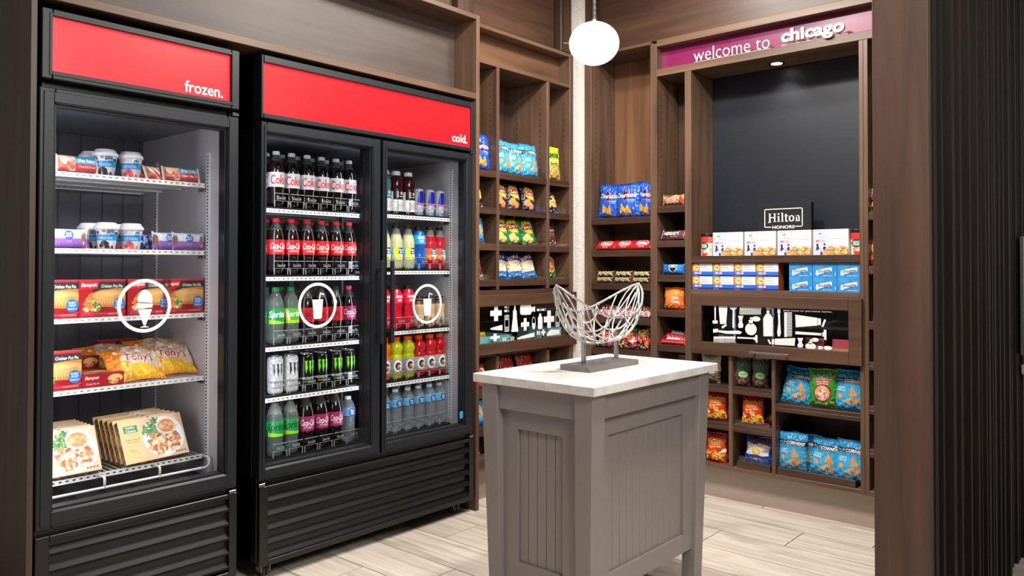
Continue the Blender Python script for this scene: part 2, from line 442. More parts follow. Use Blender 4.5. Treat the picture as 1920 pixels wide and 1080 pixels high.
for r in range(-24, 5):
    y0 = 2.955+PW*(r-2)+.0; y0 = 3.633-PW*(4-r) if False else 3.633+PW*(r-3)
    if y0 > 4.0: continue
    k = 4-r                                     # rows stepping by a third of a plank
    x = -1.363-.3*(k-2)
    x -= PL*round((x+1.6)/PL)
    for j in range(-3, 5):
        a = x+PL*j
        if a < -4.2 or a > 1.8 or y0 < -2.4: continue
        if pmesh is None:
            o = MB().box(-PL/2+G, PL/2-G, -PW/2+G, PW/2-G, -.004, 0).build('floor_plank', PLK, fl, local=True); pmesh = o.data
        else:
            o = bpy.data.objects.new('floor_plank', pmesh); COL.objects.link(o); o.parent = fl
        o.location = (a+PL/2, y0+PW/2, 0)
cl = struct(box('ceiling', mat('ceiling_paint', (190, 184, 176), .8), (-3.9, 3.2, -3.2, 4.3, CEIL, CEIL+.05)))

PAP = mat('wallpaper', (206, 200, 192), .8)
def paper():
    m, nt, b = newmat('grasscloth'); N = nt.nodes; K = nt.links
    tc = N.new('ShaderNodeTexCoord'); mp = N.new('ShaderNodeMapping'); mp.inputs['Scale'].default_value = (40, 40, 900); K.new(tc.outputs['Object'], mp.inputs[0])
    n = N.new('ShaderNodeTexNoise'); n.inputs['Scale'].default_value = 1; n.inputs['Detail'].default_value = 3; K.new(mp.outputs[0], n.inputs[0])
    cr = N.new('ShaderNodeValToRGB'); cr.color_ramp.elements[0].position = .35; cr.color_ramp.elements[1].position = .65
    cr.color_ramp.elements[0].color = (*s2l((184, 178, 172)), 1); cr.color_ramp.elements[1].color = (*s2l((232, 227, 222)), 1)
    K.new(n.outputs['Fac'], cr.inputs[0]); K.new(cr.outputs[0], b.inputs['Base Color']); b.inputs['Roughness'].default_value = .85
    return m
PAP = paper()
wl = struct(box('wall_left', PAP, (-3.9, -3.75, -.6, 4.3, 0, CEIL)))
wb = struct(box('wall_back', PAP, (-3.75, 3.2, 4.2, 4.3, 0, CEIL)))
# papered inner corner that shows between the two shelving runs
MB().box(-3.0, -2.79, 3.779, 3.95, 0, CEIL).build('corner_paper', PAP, wl)
MB().box(-2.79, -2.7535, 3.85, 3.95, 0, CEIL).build('corner_paper', PAP, wb)
# upper wood panelling over the left run
up = MB().box(-3.1, -2.845, .88, 3.66, 2.50, CEIL)
up.build('upper_panel', WY, wl)
for (a, b) in ((3.675, 3.778), (2.815, 2.93)):
    MB().box(-3.0, -2.80, a, b, 2.50, CEIL).build('panel_stile', WZ, wl, bevel=.002)
MB().box(-3.1, -2.86, 2.79, 2.815, 2.50, CEIL).build('panel_groove', WDK, wl)
MB().box(-3.1, -2.86, 3.66, 3.675, 2.50, CEIL).build('panel_groove', WDK, wl)
# over the rear run
MB().box(-2.66, -.5, 3.875, 4.15, 2.50, CEIL).build('upper_panel', WX, wb)
MB().box(-2.7535, -2.672, 3.85, 4.1, 2.50, CEIL).build('panel_stile', WZ, wb, bevel=.002)
MB().box(-2.672, -2.655, 3.88, 4.1, 2.50, CEIL).build('panel_groove', WDK, wb)

# slatted partition in the right foreground
PX0, PX1, PY0 = -.688, -.541, 2.40
wr = struct(MB().box(PX0, PX1-.03, PY0, 4.2, 0, CEIL).build('wall_right', mat('partition_core', (9, 7, 7), .6)))
MB().box(PX0, PX1-.002, PY0-.03, PY0, 0, CEIL).build('jamb_board', WDKB if 'WDKB' in globals() else wood('wood_jamb', (60, 40, 30), (92, 66, 50), 2, rough=.55), wr, bevel=.002)
sm = None; ys = []
y = PY0+.03; R = random.Random(4)
while y < 4.15:
    wd = R.choice((.018, .026, .036)); ys.append((y, wd, R.choice((.012, .02, .028)))); y += wd+R.choice((.016, .022, .034))
for (y, wd, dp) in ys:
    MB().box(PX1-.03, PX1-.03+dp, y, y+wd, 0, CEIL).build('slat', WEB, wr, bevel=.001)
# pale wall unit at the edge of the frame
t = thing('wall_panel_unit', (PX1, 3.90, .857), 'pale grey flat unit hung on the dark slatted partition, cut by the right edge', 'wall unit')
MB().box(PX1-.0005, PX1+.02, 3.862, 4.1, .857, 1.352).build('casing', mat('casing_grey', (176, 172, 168), .4), t, bevel=.004)
MB().box(PX1-.0005, PX1+.012, 3.852, 3.862, .857, 1.35).build('side_strip', STEEL, t, bevel=.002)
t = thing('wall_box', (PX1, 3.95, .777), 'small pale box on the slatted partition just under the grey unit', 'box')
MB().box(PX1-.0005, PX1+.02, 3.872, 4.0, .777, .817).build('cover', mat('casing_grey'), t, bevel=.003)
MB().box(PX1+.02, PX1+.023, 3.89, 3.98, .787, .807).build('plate', mat('plate_dark', (70, 68, 66), .5), t)

# ================================================================ BAY around the freezer and cooler
bay = thing('cooler_surround', (XF, 1.87, 0), 'dark stained wood surround with an open box over the freezer and cooler', 'surround')
MB().box(-3.6, XF, .858, .877, 0, CEIL).build('side_panel', wood('wood_unlit_z', (50, 37, 30), (78, 60, 48), 2), bay, bevel=.0015)  # left panel in darker wood, its unlit face put into the colour
MB().box(-3.4, XF, 2.868, 2.892, 0, 2.497).build('side_panel', WZT, bay, bevel=.0015)
MB().box(-3.4, XF, .8775, 2.8675, 2.068, 2.098).build('bottom_rail', WYT, bay, bevel=.0015)
MB().box(-3.4, XF, .8775, 2.8675, 2.473, 2.497).build('top_rail', WYT, bay, bevel=.0015)
MB().box(-2.90, -2.88, .8775, 2.8675, 2.0985, 2.4725).build('back_panel', WUY, bay)
MB().box(-3.62, -3.6, .858, 2.892, 0, 2.06).build('rear_board', VOID, bay)

# ================================================================ LEFT SHELVING
A = thing('left_shelving', (XA, 3.33, 0), 'dark stained wood shelving unit between the cooler and the papered corner', 'shelving')
def lip(parent, axis, a, b, front, z, h=.028):
    m = MB()
    if axis == 'A': m.box(front-.006, front-.003, a+.012, b-.012, z, z+h)
    else: m.box(a+.012, b-.012, front+.003, front+.006, z, z+h)
    m.build('clear_lip', ACRY, parent)
def shelfA(y0, y1, z, ap=.036, withlip=True, xb=XAB):
    o = MB().box(xb, XA-.002, y0, y1, z-.018, z).box(XA-.02, XA, y0, y1, z-ap, z-.018).build('shelf', WY, A, bevel=.0015)
    if withlip: lip(o, 'A', y0, y1, XA, z)
    return o
dA = [(3.094, 3.116), (3.523, 3.548), (3.742, 3.776)]
MB().box(XAB-.02, XAB, 2.8925, 3.776, .165, 2.47).build('back_panel', WZ, A)
MB().box(XAB, XA, 2.8925, 2.93, .165, 2.49).build('side_stile', WZ, A, bevel=.0015)
MB().box(XAB, XA, *dA[2], 0, 2.49).build('side_stile', WZT, A, bevel=.0015)
DOT = mat('peg_hole', (14, 11, 10), .8)
for a, b in dA[:2]:
    o = MB().box(XAB, XA, a, b, 1.1005, 2.286).build('divider', WZT, A, bevel=.0015)
    MB().box(XAB, XA, a, b, .187, .765).build('divider', WZT, A, bevel=.0015)
pg = MB()
for a in (3.094, 3.523, 3.742):
    for k in range(34):
        for xx in (XA-.05, XAB+.05):
            pg.box(xx-.0025, xx+.0025, a-.0008, a-.0002, 1.14+k*.032, 1.145+k*.032)
pg.build('peg_holes', DOT, A)['kind'] = 'stuff'
MB().box(XAB, XA, 2.93, 3.742, 2.286, 2.305).build('top_rail', WYT, A, bevel=.0015)
MB().box(-2.905, XA, 2.93, 3.742, 2.47, 2.49).build('cornice', WYT, A, bevel=.0015)
MB().box(-2.89, -2.87, 2.93, 3.742, 2.3055, 2.4695).build('top_niche_back', wood('wood_warm_y', (82, 56, 40), (120, 86, 62), 1), A)
baysA = [(2.93, 3.094), (3.116, 3.523), (3.548, 3.742)]
for z in (1.73, 1.536, 1.345, 1.156):
    for a, b in baysA: shelfA(a, b, z)
MB().box(XAB, XA, 2.93, 3.742, 1.077, 1.10).build('middle_rail', WY, A, bevel=.0015)
MB().box(XAB, XA, 2.93, 3.742, .752, .768).build('cupboard_floor', WY, A)
for z in (.586, .389, .225):
    for a, b in baysA: shelfA(a, b, z, .044)
MB().box(XAB, XA, 2.8925, 3.742, .165, .183).build('bottom_board', WYT, A)
MB().box(-2.86, -2.845, 2.8925, 3.776, 0, .165).build('toe_board', TOE, A)
# flip-up glass door with white pictograms
def ringA(x0, x1, y0, y1, z0, z1, iy0, iy1, iz0, iz1, name, m, par, bevel=.002):
    return MB().box(x0, x1, y0, iy0, z0, z1).box(x0, x1, iy1, y1, z0, z1).box(x0, x1, iy0, iy1, z0, iz0).box(x0, x1, iy0, iy1, iz1, z1).build(name, m, par, bevel=bevel)
def ringB(y0, y1, x0, x1, z0, z1, ix0, ix1, iz0, iz1, name, m, par, bevel=.002):
    return MB().box(x0, ix0, y0, y1, z0, z1).box(ix1, x1, y0, y1, z0, z1).box(ix0, ix1, y0, y1, z0, iz0).box(ix0, ix1, y0, y1, iz1, z1).build(name, m, par, bevel=bevel)
dra = ringA(XA+.001, XA+.02, 2.93, 3.785, .765, 1.077, 2.945, 3.718, .825, 1.016, 'flip_door', wood('wood_door_y', (58, 38, 28), (98, 70, 52), 1), A)
MB().box(XA+.006, XA+.010, 2.9455, 3.7175, .8255, 1.0155).build('pane', GLASS2, dra)
# pictograms: polygons in metres, y down from the top left of the pane
def circ(cx, cy, r, ry=None, n=20): return [(cx+r*math.cos(2*PI*i/n), cy+(ry or r)*math.sin(2*PI*i/n)) for i in range(n)]
def rct(x0, y0, x1, y1): return [(x0, y0), (x1, y0), (x1, y1), (x0, y1)]
class Pic:
    def __init__(s, fn): s.m = MB(); s.fn = fn
    def p(s, pts): s.m.prism(pts, s.fn, 0, .0006); return s
    def cross(s, x, y, w, h, t=.35):
        return s.p([(x-w*t/2, y-h/2), (x+w*t/2, y-h/2), (x+w*t/2, y-h*t/2), (x+w/2, y-h*t/2), (x+w/2, y+h*t/2), (x+w*t/2, y+h*t/2), (x+w*t/2, y+h/2), (x-w*t/2, y+h/2), (x-w*t/2, y+h*t/2), (x-w/2, y+h*t/2), (x-w/2, y-h*t/2), (x-w*t/2, y-h*t/2)])
    def ring(s, pts, inn):
        n = len(pts)
        for i in range(n): s.p([pts[i], pts[(i+1) % n], inn[(i+1) % n], inn[i]])
        return s
SA = .778/762
def fa(u, v, d): return (XA+.0105+d, 2.94+u, 1.017-v)
P = Pic(fa)
def sa(x, y): # crop measure -> metres on the pane
    f = (x-88)/762; top = 203-38*f; hh = 314-34*f
    return ((x-88)*SA, (y-top)/hh*.191)
for (x, y, w_, h_) in ((223, 257, 88, 130), (457, 355, 68, 108), (665, 312, 92, 155), (215, 462, 70, 62), (614, 425, 38, 55)):
    a, b = sa(x, y); P.cross(a, b, w_*SA, h_*.191/300, .34)
for (x, y) in ((306, 206), (306, 238), (575, 232), (617, 230)):
    a, b = sa(x, y); e = .016
    P.p([(a-e, b-.006), (a, b-.006), (a, b+.006), (a-e, b+.006), (a-e-.004, b)])
    P.ring([(a, b-.006), (a+e, b-.006), (a+e+.004, b), (a+e, b+.006), (a, b+.006)], [(a+.002, b-.004), (a+e, b-.004), (a+e+.001, b), (a+e, b+.004), (a+.002, b+.004)])
for (x, y, hz) in ((307, 345, 0), (743, 310, 0), (320, 477, 1)):
    a, b = sa(x, y); L_, W_ = (.044, .018) if not hz else (.046, .010)
    for sg in (-1, 1):
        q = [(-W_, sg*L_*.42), (W_, sg*L_*.42), (W_, sg*L_), (-W_, sg*L_)]; qi = [(u*.86, sg*L_*.46 if abs(v) < L_*.7 else sg*L_*.94) for u, v in q]
        if hz: q = [(v, u) for u, v in q]; qi = [(v, u) for u, v in qi]
        P.ring([(a+u, b+v) for u, v in q], [(a+u, b+v) for u, v in qi])
        for k in range(3):
            vv = sg*L_*(.55+.15*k); rr = [(-W_*.6, vv-.0016), (W_*.6, vv-.0016), (W_*.6, vv+.0016), (-W_*.6, vv+.0016)]
            if hz: rr = [(v, u) for u, v in rr]
            P.p([(a+u, b+v) for u, v in rr])
    for sg in (-1, 1):
        rr = [(sg*W_, -L_*.42), (sg*W_*.86, -L_*.42), (sg*W_*.86, L_*.42), (sg*W_, L_*.42)]
        if hz: rr = [(v, u) for u, v in rr]
        P.p([(a+u, b+v) for u, v in rr])
def polyA(*pts): P.p([sa(x, y) for x, y in pts])
polyA((367, 188), (378, 188), (378, 232), (386, 238), (388, 300), (400, 416), (343, 418), (356, 300), (357, 238), (365, 232))
polyA((578, 262), (594, 262), (594, 278), (606, 300), (606, 390), (598, 396), (572, 396), (566, 390), (566, 300), (578, 278))
a, b = sa(530, 345); P.ring(circ(a, b, .016, .036), circ(a, b, .013, .033)); P.p([(a-.0135, b), (a+.0135, b)]+[(a+.0135*math.cos(t_), b+.033*math.sin(t_)) for t_ in [PI*k/10 for k in range(1, 10)]])
polyA((415, 200), (425, 182), (500, 180), (512, 205), (527, 212), (527, 200), (541, 200), (541, 248), (527, 248), (527, 238), (512, 250), (500, 272), (425, 274), (415, 262))
polyA((180, 385), (198, 378), (272, 356), (272, 404), (198, 398), (180, 394))
polyA((392, 470), (428, 455), (536, 424), (536, 462), (428, 478), (392, 484))
polyA((645, 435), (680, 402), (760, 402), (762, 440), (700, 450), (645, 458))
for x in (562, 578): polyA((x-5, 412), (x+5, 412), (x+5, 445), (x-5, 447))
P.m.build('pictograms', WHTP, dra)
lab(children(dra)[-1] if children(dra) else dra, 'white pharmacy pictograms on the pane')

# ================================================================ REAR SHELVING
Bu = thing('rear_shelving', (-1.9, YB, 0), 'dark stained wood shelving wall with a tall navy niche and magenta sign band', 'shelving')
def shelfB(x0, x1, z, ap=.038, withlip=True, yb=YBB, m=None):
    o = MB().box(x0, x1, YB+.002, yb, z-.018, z).box(x0, x1, YB, YB+.02, z-ap, z-.018).build('shelf', m or WX, Bu, bevel=.0015)
    if withlip: lip(o, 'B', x0, x1, YB, z)
    return o
MB().box(-2.705, -2.258, YBB, YBB+.02, .165, 2.478).build('back_panel', WBR, Bu)
MB().box(-2.258, -2.046, YBB, YBB+.02, .165, 2.29).build('back_panel', WZ, Bu)
MB().box(-2.046, -.72, YBB, YBB+.02, .165, 1.245).build('back_panel', WZ, Bu)
MB().box(-1.136, -.72, YBB, YBB+.02, 1.2455, 2.29).build('back_panel', WZ, Bu)
MB().box(-2.753, -2.705, YB, YBB, 0, 2.49).build('stile', WZT, Bu, bevel=.0015)
MB().box(-2.30, -2.258, YB, YBB, .165, 2.478).build('stile', WZT, Bu, bevel=.0015)
MB().box(-2.084, -2.046, YB, YBB, .165, 2.2895).build('stile', WZT, Bu, bevel=.0015)
MB().box(-1.176, -1.156, YB, YBB, .165, 2.2895).build('stile', WZT, Bu, bevel=.0015)
MB().box(-1.1555, -1.136, YB, YBB, .165, 2.2895).build('stile', WZT, Bu, bevel=.0015)
MB().box(-.74, -.72, YB, YBB, .165, 2.2895).build('stile', WZT, Bu, bevel=.0015)
MB().box(-2.705, -2.3, YB, YBB, 2.478, 2.495).build('top_rail', WXT, Bu, bevel=.0015)
MB().box(-2.258, -.70, YB, 4.0, 2.458, 2.495).build('top_rail', WXT, Bu, bevel=.0015)
MB().box(-2.258, -.70, YB, YBB, 2.29, 2.33).build('sign_shelf', WXT, Bu, bevel=.0015)
MB().box(-2.705, -.72, YB+.001, YBB, .1655, .187).build('bottom_board', WXT, Bu, bevel=.0015)
MB().box(-2.75, -.70, 3.90, 3.915, 0, .165).build('toe_board', TOE, Bu)
for z in (1.511, 1.322, 1.130, .932): shelfB(-2.705, -2.30, z)
shelfB(-2.705, -2.3, .746, .036)
for z in (1.563, 1.371, 1.18, .987, .795): shelfB(-2.258, -2.084, z)
for z in (.42,): shelfB(-2.705, -2.30, z); shelfB(-2.258, -2.084, z)
shelfB(-2.046, -1.176, 1.283, .038, False)
MB().box(-2.046, -1.176, YB, YBB, 1.077, 1.105).build('middle_rail', WXT, Bu, bevel=.0015)
MB().box(-2.046, -1.176, YB+.01, YBB, .760, .772).build('cupboard_floor', WX, Bu)
for a, b in ((-1.833, -1.811), (-1.602, -1.582)): MB().box(a, b, YB, YBB, .187, .7595).build('divider', WZT, Bu, bevel=.0015)
for z in (.603, .408): shelfB(-2.046, -1.833, z); shelfB(-1.811, -1.602, z)
shelfB(-1.582, -1.176, .54)
def tray(x0, x1):
    o = MB().box(x0, x1, YB+.004, YB+.02, .1875, .222).box(x0, x1, YB+.02, YBB, .200, .207).box(x0, x0+.008, YB+.02, YBB, .207, .222).box(x1-.008, x1, YB+.02, YBB, .207, .222).build('tray', WX, Bu, bevel=.001)
    lip(o, 'B', x0, x1, YB+.004, .222)
tray(-1.79, -1.612); tray(-1.578, -1.2)
for z in (1.481, 1.229, .972, .784, .58, .38): shelfB(-1.136, -.74, z)
# pegs holes
pg = MB()
for x0, zz in ((-2.705, 2.4), (-2.258, 2.2)):
    for k in range(34):
        for yy in (YB+.05, YBB-.05):
            z = 1.16+.036*k
            if z < zz: pg.box(x0+.0002, x0+.0008, yy-.0025, yy+.0025, z, z+.005)
pg.build('peg_holes', DOT, Bu)['kind'] = 'stuff'
# navy niche back with faint hexagons
nb = MB().box(-2.046, -1.176, YBB+.006, YBB+.02, 1.2455, 2.2895).build('niche_back', NAVY, Bu)
hx = MB(); R = random.Random(8)
def hexa(x, z, r, fill):
    pts = [(x+r*1.25*math.cos(PI/3*i), z+r*.8*math.sin(PI/3*i)) for i in range(6)]
    f = lambda u, v, d: (u, YBB+.006-d, v)
    if fill: hx.prism(pts, f, 0, .0005)
    else:
        inn = [(x+(p-x)*.92, z+(q-z)*.92) for p, q in pts]
        for i in range(6): hx.prism([pts[i], pts[(i+1) % 6], inn[(i+1) % 6], inn[i]], f, 0, .0005)
for (x, z, fl_) in ((-1.64, 2.03, 0), (-1.88, 1.96, 0), (-1.83, 1.99, 1), (-1.94, 2.03, 1), (-1.94, 1.93, 1), (-1.935, 1.88, 0), (-1.94, 1.84, 1), (-1.70, 2.12, 0), (-1.62, 2.17, 1), (-1.52, 2.16, 0), (-1.36, 1.72, 0), (-1.29, 1.63, 0), (-1.355, 1.56, 1), (-1.3, 1.52, 0), (-1.21, 2.12, 0), (-1.75, 2.2, 1), (-1.45, 2.21, 1), (-1.38, 1.48, 0)):
    hexa(x, z, .022 if not fl_ else .016, fl_)
hx.build('hexagon_print', HEXM, nb)
# downlight in the niche ceiling
t = thing('downlight', (-1.633, 4.0, 2.29), 'small round recessed downlight glowing in the top of the navy niche', 'downlight')
MB().lathe([(.040, -.003), (.040, 0), (.029, 0), (.029, -.003)], 24, caps=False).build('trim_ring', CHR, t, smooth=False, org=None, local=True)
MB().lathe([(.0, -.0025), (.028, -.0025), (.028, 0)], 24).build('lens', mat('lamp_lens', (255, 250, 240), .4, emit=(255, 248, 238), es=9), t, local=True)

# flip door of the rear run
drb = ringB(YB-.02, YB-.001, -2.038, -1.161, .763, 1.077, -1.978, -1.222, .828, 1.019, 'flip_door', wood('wood_door_x', (60, 40, 29), (100, 72, 53), 0), Bu)
MB().box(-1.9775, -1.2225, YB-.011, YB-.007, .8285, 1.0185).build('pane', GLASS2, drb)
hd = MB().box(-1.70, -1.494, YB-.052, YB-.042, .787, .797).box(-1.685, -1.675, YB-.043, YB-.0205, .787, .797).box(-1.519, -1.509, YB-.043, YB-.0205, .787, .797).build('handle', STEEL, drb, bevel=.001)
lab(hd, 'brushed steel bar handle')
def fb(u, v, d): return (-1.978+u, YB-.0115-d, 1.019-v)
P = Pic(fb); SB = .756/933
def sb(x, y):
    f = (x-385)/933; top = 652+31*f; hh = 228+29*f
    return ((x-385)*SB, (y-top)/hh*.191)
def pb(*pts): P.p([sb(x, y) for x, y in pts])
def cb(x, y, rx, ry):
    a, b = sb(x, y); P.p(circ(a, b, rx*SB, ry*SB))
pb((474, 656), (486, 656), (484, 748), (476, 748)); pb((461, 748), (499, 748), (496, 767), (463, 767))
pb((504, 657), (566, 657), (556, 770), (514, 770)); pb((524, 786), (556, 770), (561, 780), (530, 800))
pb((580, 662), (632, 662), (630, 672), (612, 682), (602, 682), (583, 672)); pb((602, 682), (612, 682), (614, 790), (607, 796), (599, 790))
def comb(x0, y0, x1, y1, vert=False, n=14):
    if not vert:
        pb((x0, y0), (x1, y0), (x1, y0+(y1-y0)*.35), (x0, y0+(y1-y0)*.35))
        for i in range(n):
            a = x0+(x1-x0)*i/n; pb((a, y0+(y1-y0)*.3), (a+(x1-x0)/n*.5, y0+(y1-y0)*.3), (a+(x1-x0)/n*.5, y1), (a, y1))
    else:
        pb((x0, y0), (x0+(x1-x0)*.35, y0), (x0+(x1-x0)*.35, y1), (x0, y1))
        for i in range(n):
            a = y0+(y1-y0)*i/n; pb((x0+(x1-x0)*.3, a), (x1, a), (x1, a+(y1-y0)/n*.5), (x0+(x1-x0)*.3, a+(y1-y0)/n*.5))
comb(648, 662, 792, 710, n=17); comb(469, 850, 619, 889, n=15); comb(937, 695, 985, 852, True, 17)
def brush(x, y0, y1):
    h_ = y1-y0; pb((x-18, y0), (x+18, y0), (x+10, y0+h_*.35), (x-10, y0+h_*.35)); pb((x-12, y0+h_*.38), (x+12, y0+h_*.38), (x+9, y0+h_*.5), (x+18, y0+h_*.75), (x+13, y1), (x-13, y1), (x-18, y0+h_*.75), (x-9, y0+h_*.5))
brush(655, 718, 795); brush(1035, 858, 918)
cb(723, 803, 38, 38); pb((708, 745), (738, 745), (733, 772), (713, 772)); pb((717, 728), (733, 728), (733, 742), (717, 742)); cb(757, 738, 28, 16)
cb(1097, 910, 32, 19); pb((1084, 882), (1110, 882), (1106, 896), (1088, 896)); pb((1092, 866), (1106, 866), (1106, 880), (1092, 880)); cb(1124, 869, 20, 12)
pb((803, 735), (822, 705), (848, 705), (866, 735), (864, 848), (805, 848)); pb((826, 684), (843, 684), (843, 702), (826, 702)); pb((820, 664), (860, 668), (850, 678), (826, 678))
pb((895, 668), (913, 668), (913, 700), (895, 700)); pb((898, 702), (910, 702), (912, 760), (916, 830), (908, 850), (897, 848), (892, 825), (900, 760))
pb((1005, 710), (1138, 730), (1138, 778), (1008, 790)); pb((1141, 732), (1158, 734), (1158, 774), (1141, 776)); pb((1162, 785), (1178, 738), (1189, 742), (1172, 788))
pb((465, 802), (500, 800), (500, 822), (466, 826)); pb((502, 810), (560, 814), (640, 812), (664, 822), (652, 834), (560, 832), (502, 822))
pb((632, 852), (740, 857), (740, 866), (632, 862)); pb((752, 840), (766, 842), (766, 890), (754, 886)); pb((740, 856), (753, 850), (753, 876), (740, 868))
pb((875, 864), (1005, 858), (1000, 908), (877, 902)); pb((858, 868), (872, 868), (872, 898), (858, 898)); pb((830, 870), (840, 868), (856, 896), (844, 898))
pb((1005, 816), (1150, 826), (1168, 830), (1168, 842), (1130, 840), (1005, 834)); pb((1174, 804), (1190, 806), (1190, 870), (1178, 868)); pb((1160, 826), (1175, 820), (1175, 850), (1160, 842))
cb(1198, 920, 26, 12); pb((1140, 908), (1168, 910), (1168, 926), (1145, 930))
P.m.build('pictograms', WHTP, drb)
tm = MB(); u0, v0 = sb(933, 691)
wdt = text3d(tm, 'peek inside for ', lambda u, q, d: fb(u, v0-q, d), .0125, x=u0, d1=.0004, w=.104)
text3d(tm, 'personal items.', lambda u, q, d: fb(u, v0-q-.001, d), .0125, x=u0+.110, bold=.018, d1=.0004, w=.125)
lab(tm.build('pane_lettering', WHTP, drb), 'white words "peek inside for personal items."')

# sign band: magenta panel and standing letters
MB().box(-2.258, -.70, 3.905, 3.912, 2.3305, 2.4575).build('magenta_panel', MAG, Bu)
def fs(u, q, d): return (u, 3.858-d, 2.336+q)
t = thing('welcome_letters', (-1.83, 3.85, 2.33), 'thin cream letters reading "welcome to" standing on the magenta band', 'lettering')
solid_letters(t, 'welcome to', fs, .068, w=.425, x=-2.034, bold=-.025, d0=-.004, d1=.004, mats=[LETT, LSID])
MB().box(-2.03, -1.605, 3.85, 3.866, 2.3302, 2.3345).build('foot_rail', LSID, t)
t = thing('city_letters', (-1.39, 3.85, 2.33), 'thick cream solid letters reading "chicago" standing on the magenta band', 'lettering')
solid_letters(t, 'chicago', lambda u, q, d: (u, 3.836-d, 2.324+q), .081, w=.306, x=-1.54, bold=.08, d0=-.0085, d1=.008, mats=[LETT, LSID])
MB().box(-1.545, -1.225, 3.8455, 3.862, 2.3302, 2.336).build('foot_rail', LSID, t)

# ================================================================ ISLAND
isl = thing('display_island', (-1.652, 2.41, 0), 'grey painted island table with beadboard sides and a pale stone top', 'table')
def stone():
    m, nt, b = newmat('pale_stone'); N = nt.nodes; K = nt.links
    tc = N.new('ShaderNodeTexCoord'); n = N.new('ShaderNodeTexNoise'); n.inputs['Scale'].default_value = 9; n.inputs['Detail'].default_value = 6; n.inputs['Distortion'].default_value = 1.2
    K.new(tc.outputs['Object'], n.inputs[0]); cr = N.new('ShaderNodeValToRGB'); cr.color_ramp.elements[0].position = .35; cr.color_ramp.elements[1].position = .6
    cr.color_ramp.elements[0].color = (*s2l((210, 202, 196)), 1); cr.color_ramp.elements[1].color = (*s2l((230, 225, 221)), 1)
    K.new(n.outputs['Fac'], cr.inputs[0]); K.new(cr.outputs[0], b.inputs['Base Color']); b.inputs['Roughness'].default_value = .3
    return m
lab(MB().box(-1.910, -1.394, 1.998, 2.832, .8205, .85).build('table_top', stone(), isl, bevel=.0015), 'pale veined stone top')
def leg(x0, y0, sx, sy):          # outer corner x0,y0; sx,sy point inwards
    w1, w2, t1, t2 = .071, .072, .026, .020
    def ring(z):
        f = (.82-z)/.82
        a = x0+sx*t1*f; b = x0+sx*(w1+.008*f); c = y0+sy*t2*f; d = y0+sy*(w2+.006*f)
        return [(a, c, z), (b, c, z), (b, d, z), (a, d, z)]
    m = MB(); vs = ring(.038)+ring(.82); m.add(vs, [(0, 1, 2, 3), (4, 5, 6, 7), (0, 1, 5, 4), (1, 2, 6, 5), (2, 3, 7, 6), (3, 0, 4, 7)])
    o = m.build('leg', GREY, isl, bevel=.0015)
    a = ring(.0375); b = ring(0); MB().add(a+b, [(0, 1, 2, 3), (4, 5, 6, 7), (0, 1, 5, 4), (1, 2, 6, 5), (2, 3, 7, 6), (3, 0, 4, 7)]).build('foot', mat('foot_grey', (104, 97, 90), .5), o, org=None)
IX0, IX1, IY0, IY1 = -1.882, -1.410, 2.012, 2.793
for a, b, c, d in ((IX0, IY0, 1, 1), (IX1, IY0, -1, 1), (IX0, IY1, 1, -1), (IX1, IY1, -1, -1)): leg(a, b, c, d)
for y in (IY0+.012, IY1-.03): MB().box(IX0+.06, IX1-.06, y, y+.018, .735, .8203).build('apron', GREY, isl, bevel=.001)
for x in (IX0+.012, IX1-.03): MB().box(x, x+.018, IY0+.06, IY1-.06, .737, .8203).build('apron', GREY, isl, bevel=.001)
def bead(u0, u1, z0, z1, n, fn, nm):
    for i in range(n):
        a = u0+(u1-u0)*i/n+.0011; b = u0+(u1-u0)*(i+1)/n-.0011
        m = MB(); vs = [fn(a, 0, z0), fn(a+.0012, .0022, z0), fn(b-.0012, .0022, z0), fn(b, 0, z0), fn(a, 0, z1), fn(a+.0012, .0022, z1), fn(b-.0012, .0022, z1), fn(b, 0, z1)]
        m.add(vs, [(0, 1, 5, 4), (1, 2, 6, 5), (2, 3, 7, 6)])
        m.build(nm, GREY, isl)
# front (towards the camera) and the aisle side
yf = 2.045
MB().box(-1.83, -1.743, yf, yf+.018, .155, .7348).box(-1.551, -1.46, yf, yf+.018, .155, .7348).box(-1.743, -1.551, yf, yf+.018, .155, .2175).box(-1.743, -1.551, yf, yf+.018, .67, .7348).build('panel_frame', GREY, isl)
MB().box(-1.743, -1.551, yf+.013, yf+.016, .2175, .67).build('groove_board', GROOVE, isl)
bead(-1.743, -1.551, .2178, .6698, 5, lambda u, d, z: (u, yf+.0128-d, z), 'beadboard_plank')
xf = -1.445
MB().box(xf-.018, xf, 2.06, 2.148, .155, .7368).box(xf-.018, xf, 2.651, 2.75, .155, .7368).box(xf-.018, xf, 2.148, 2.651, .155, .2205).box(xf-.018, xf, 2.148, 2.651, .6735, .7368).build('panel_frame', GREY, isl)
MB().box(xf-.016, xf-.013, 2.148, 2.651, .2205, .6735).build('groove_board', GROOVE, isl)
bead(2.148, 2.651, .2208, .6732, 12, lambda u, d, z: (xf-.0128+d, u, z), 'beadboard_plank')
MB().box(-1.85, -1.835, 2.08, 2.72, .155, .735).box(-1.83, -1.46, 2.74, 2.755, .155, .735).build('rear_panels', GREY, isl)

# ================================================================ SCULPTURE
scu = thing('basket_sculpture', (-1.668, 2.43, .85), 'silver woven wire boat shaped bowl on two posts and a grey block', 'sculpture')
MB().box(-1.733, -1.602, 2.268, 2.592, .8503, .870).build('base_block', mat('base_grey', (126, 124, 124), .4, metal=.5, noise=.12, nscale=60), scu, bevel=.001)
CX, CY = -1.667, 2.43
for y in (2.352, 2.568): MB().box(-1.695, -1.681, y-.007, y+.007, .870, .967).build('post', STEEL, scu, bevel=.0008)
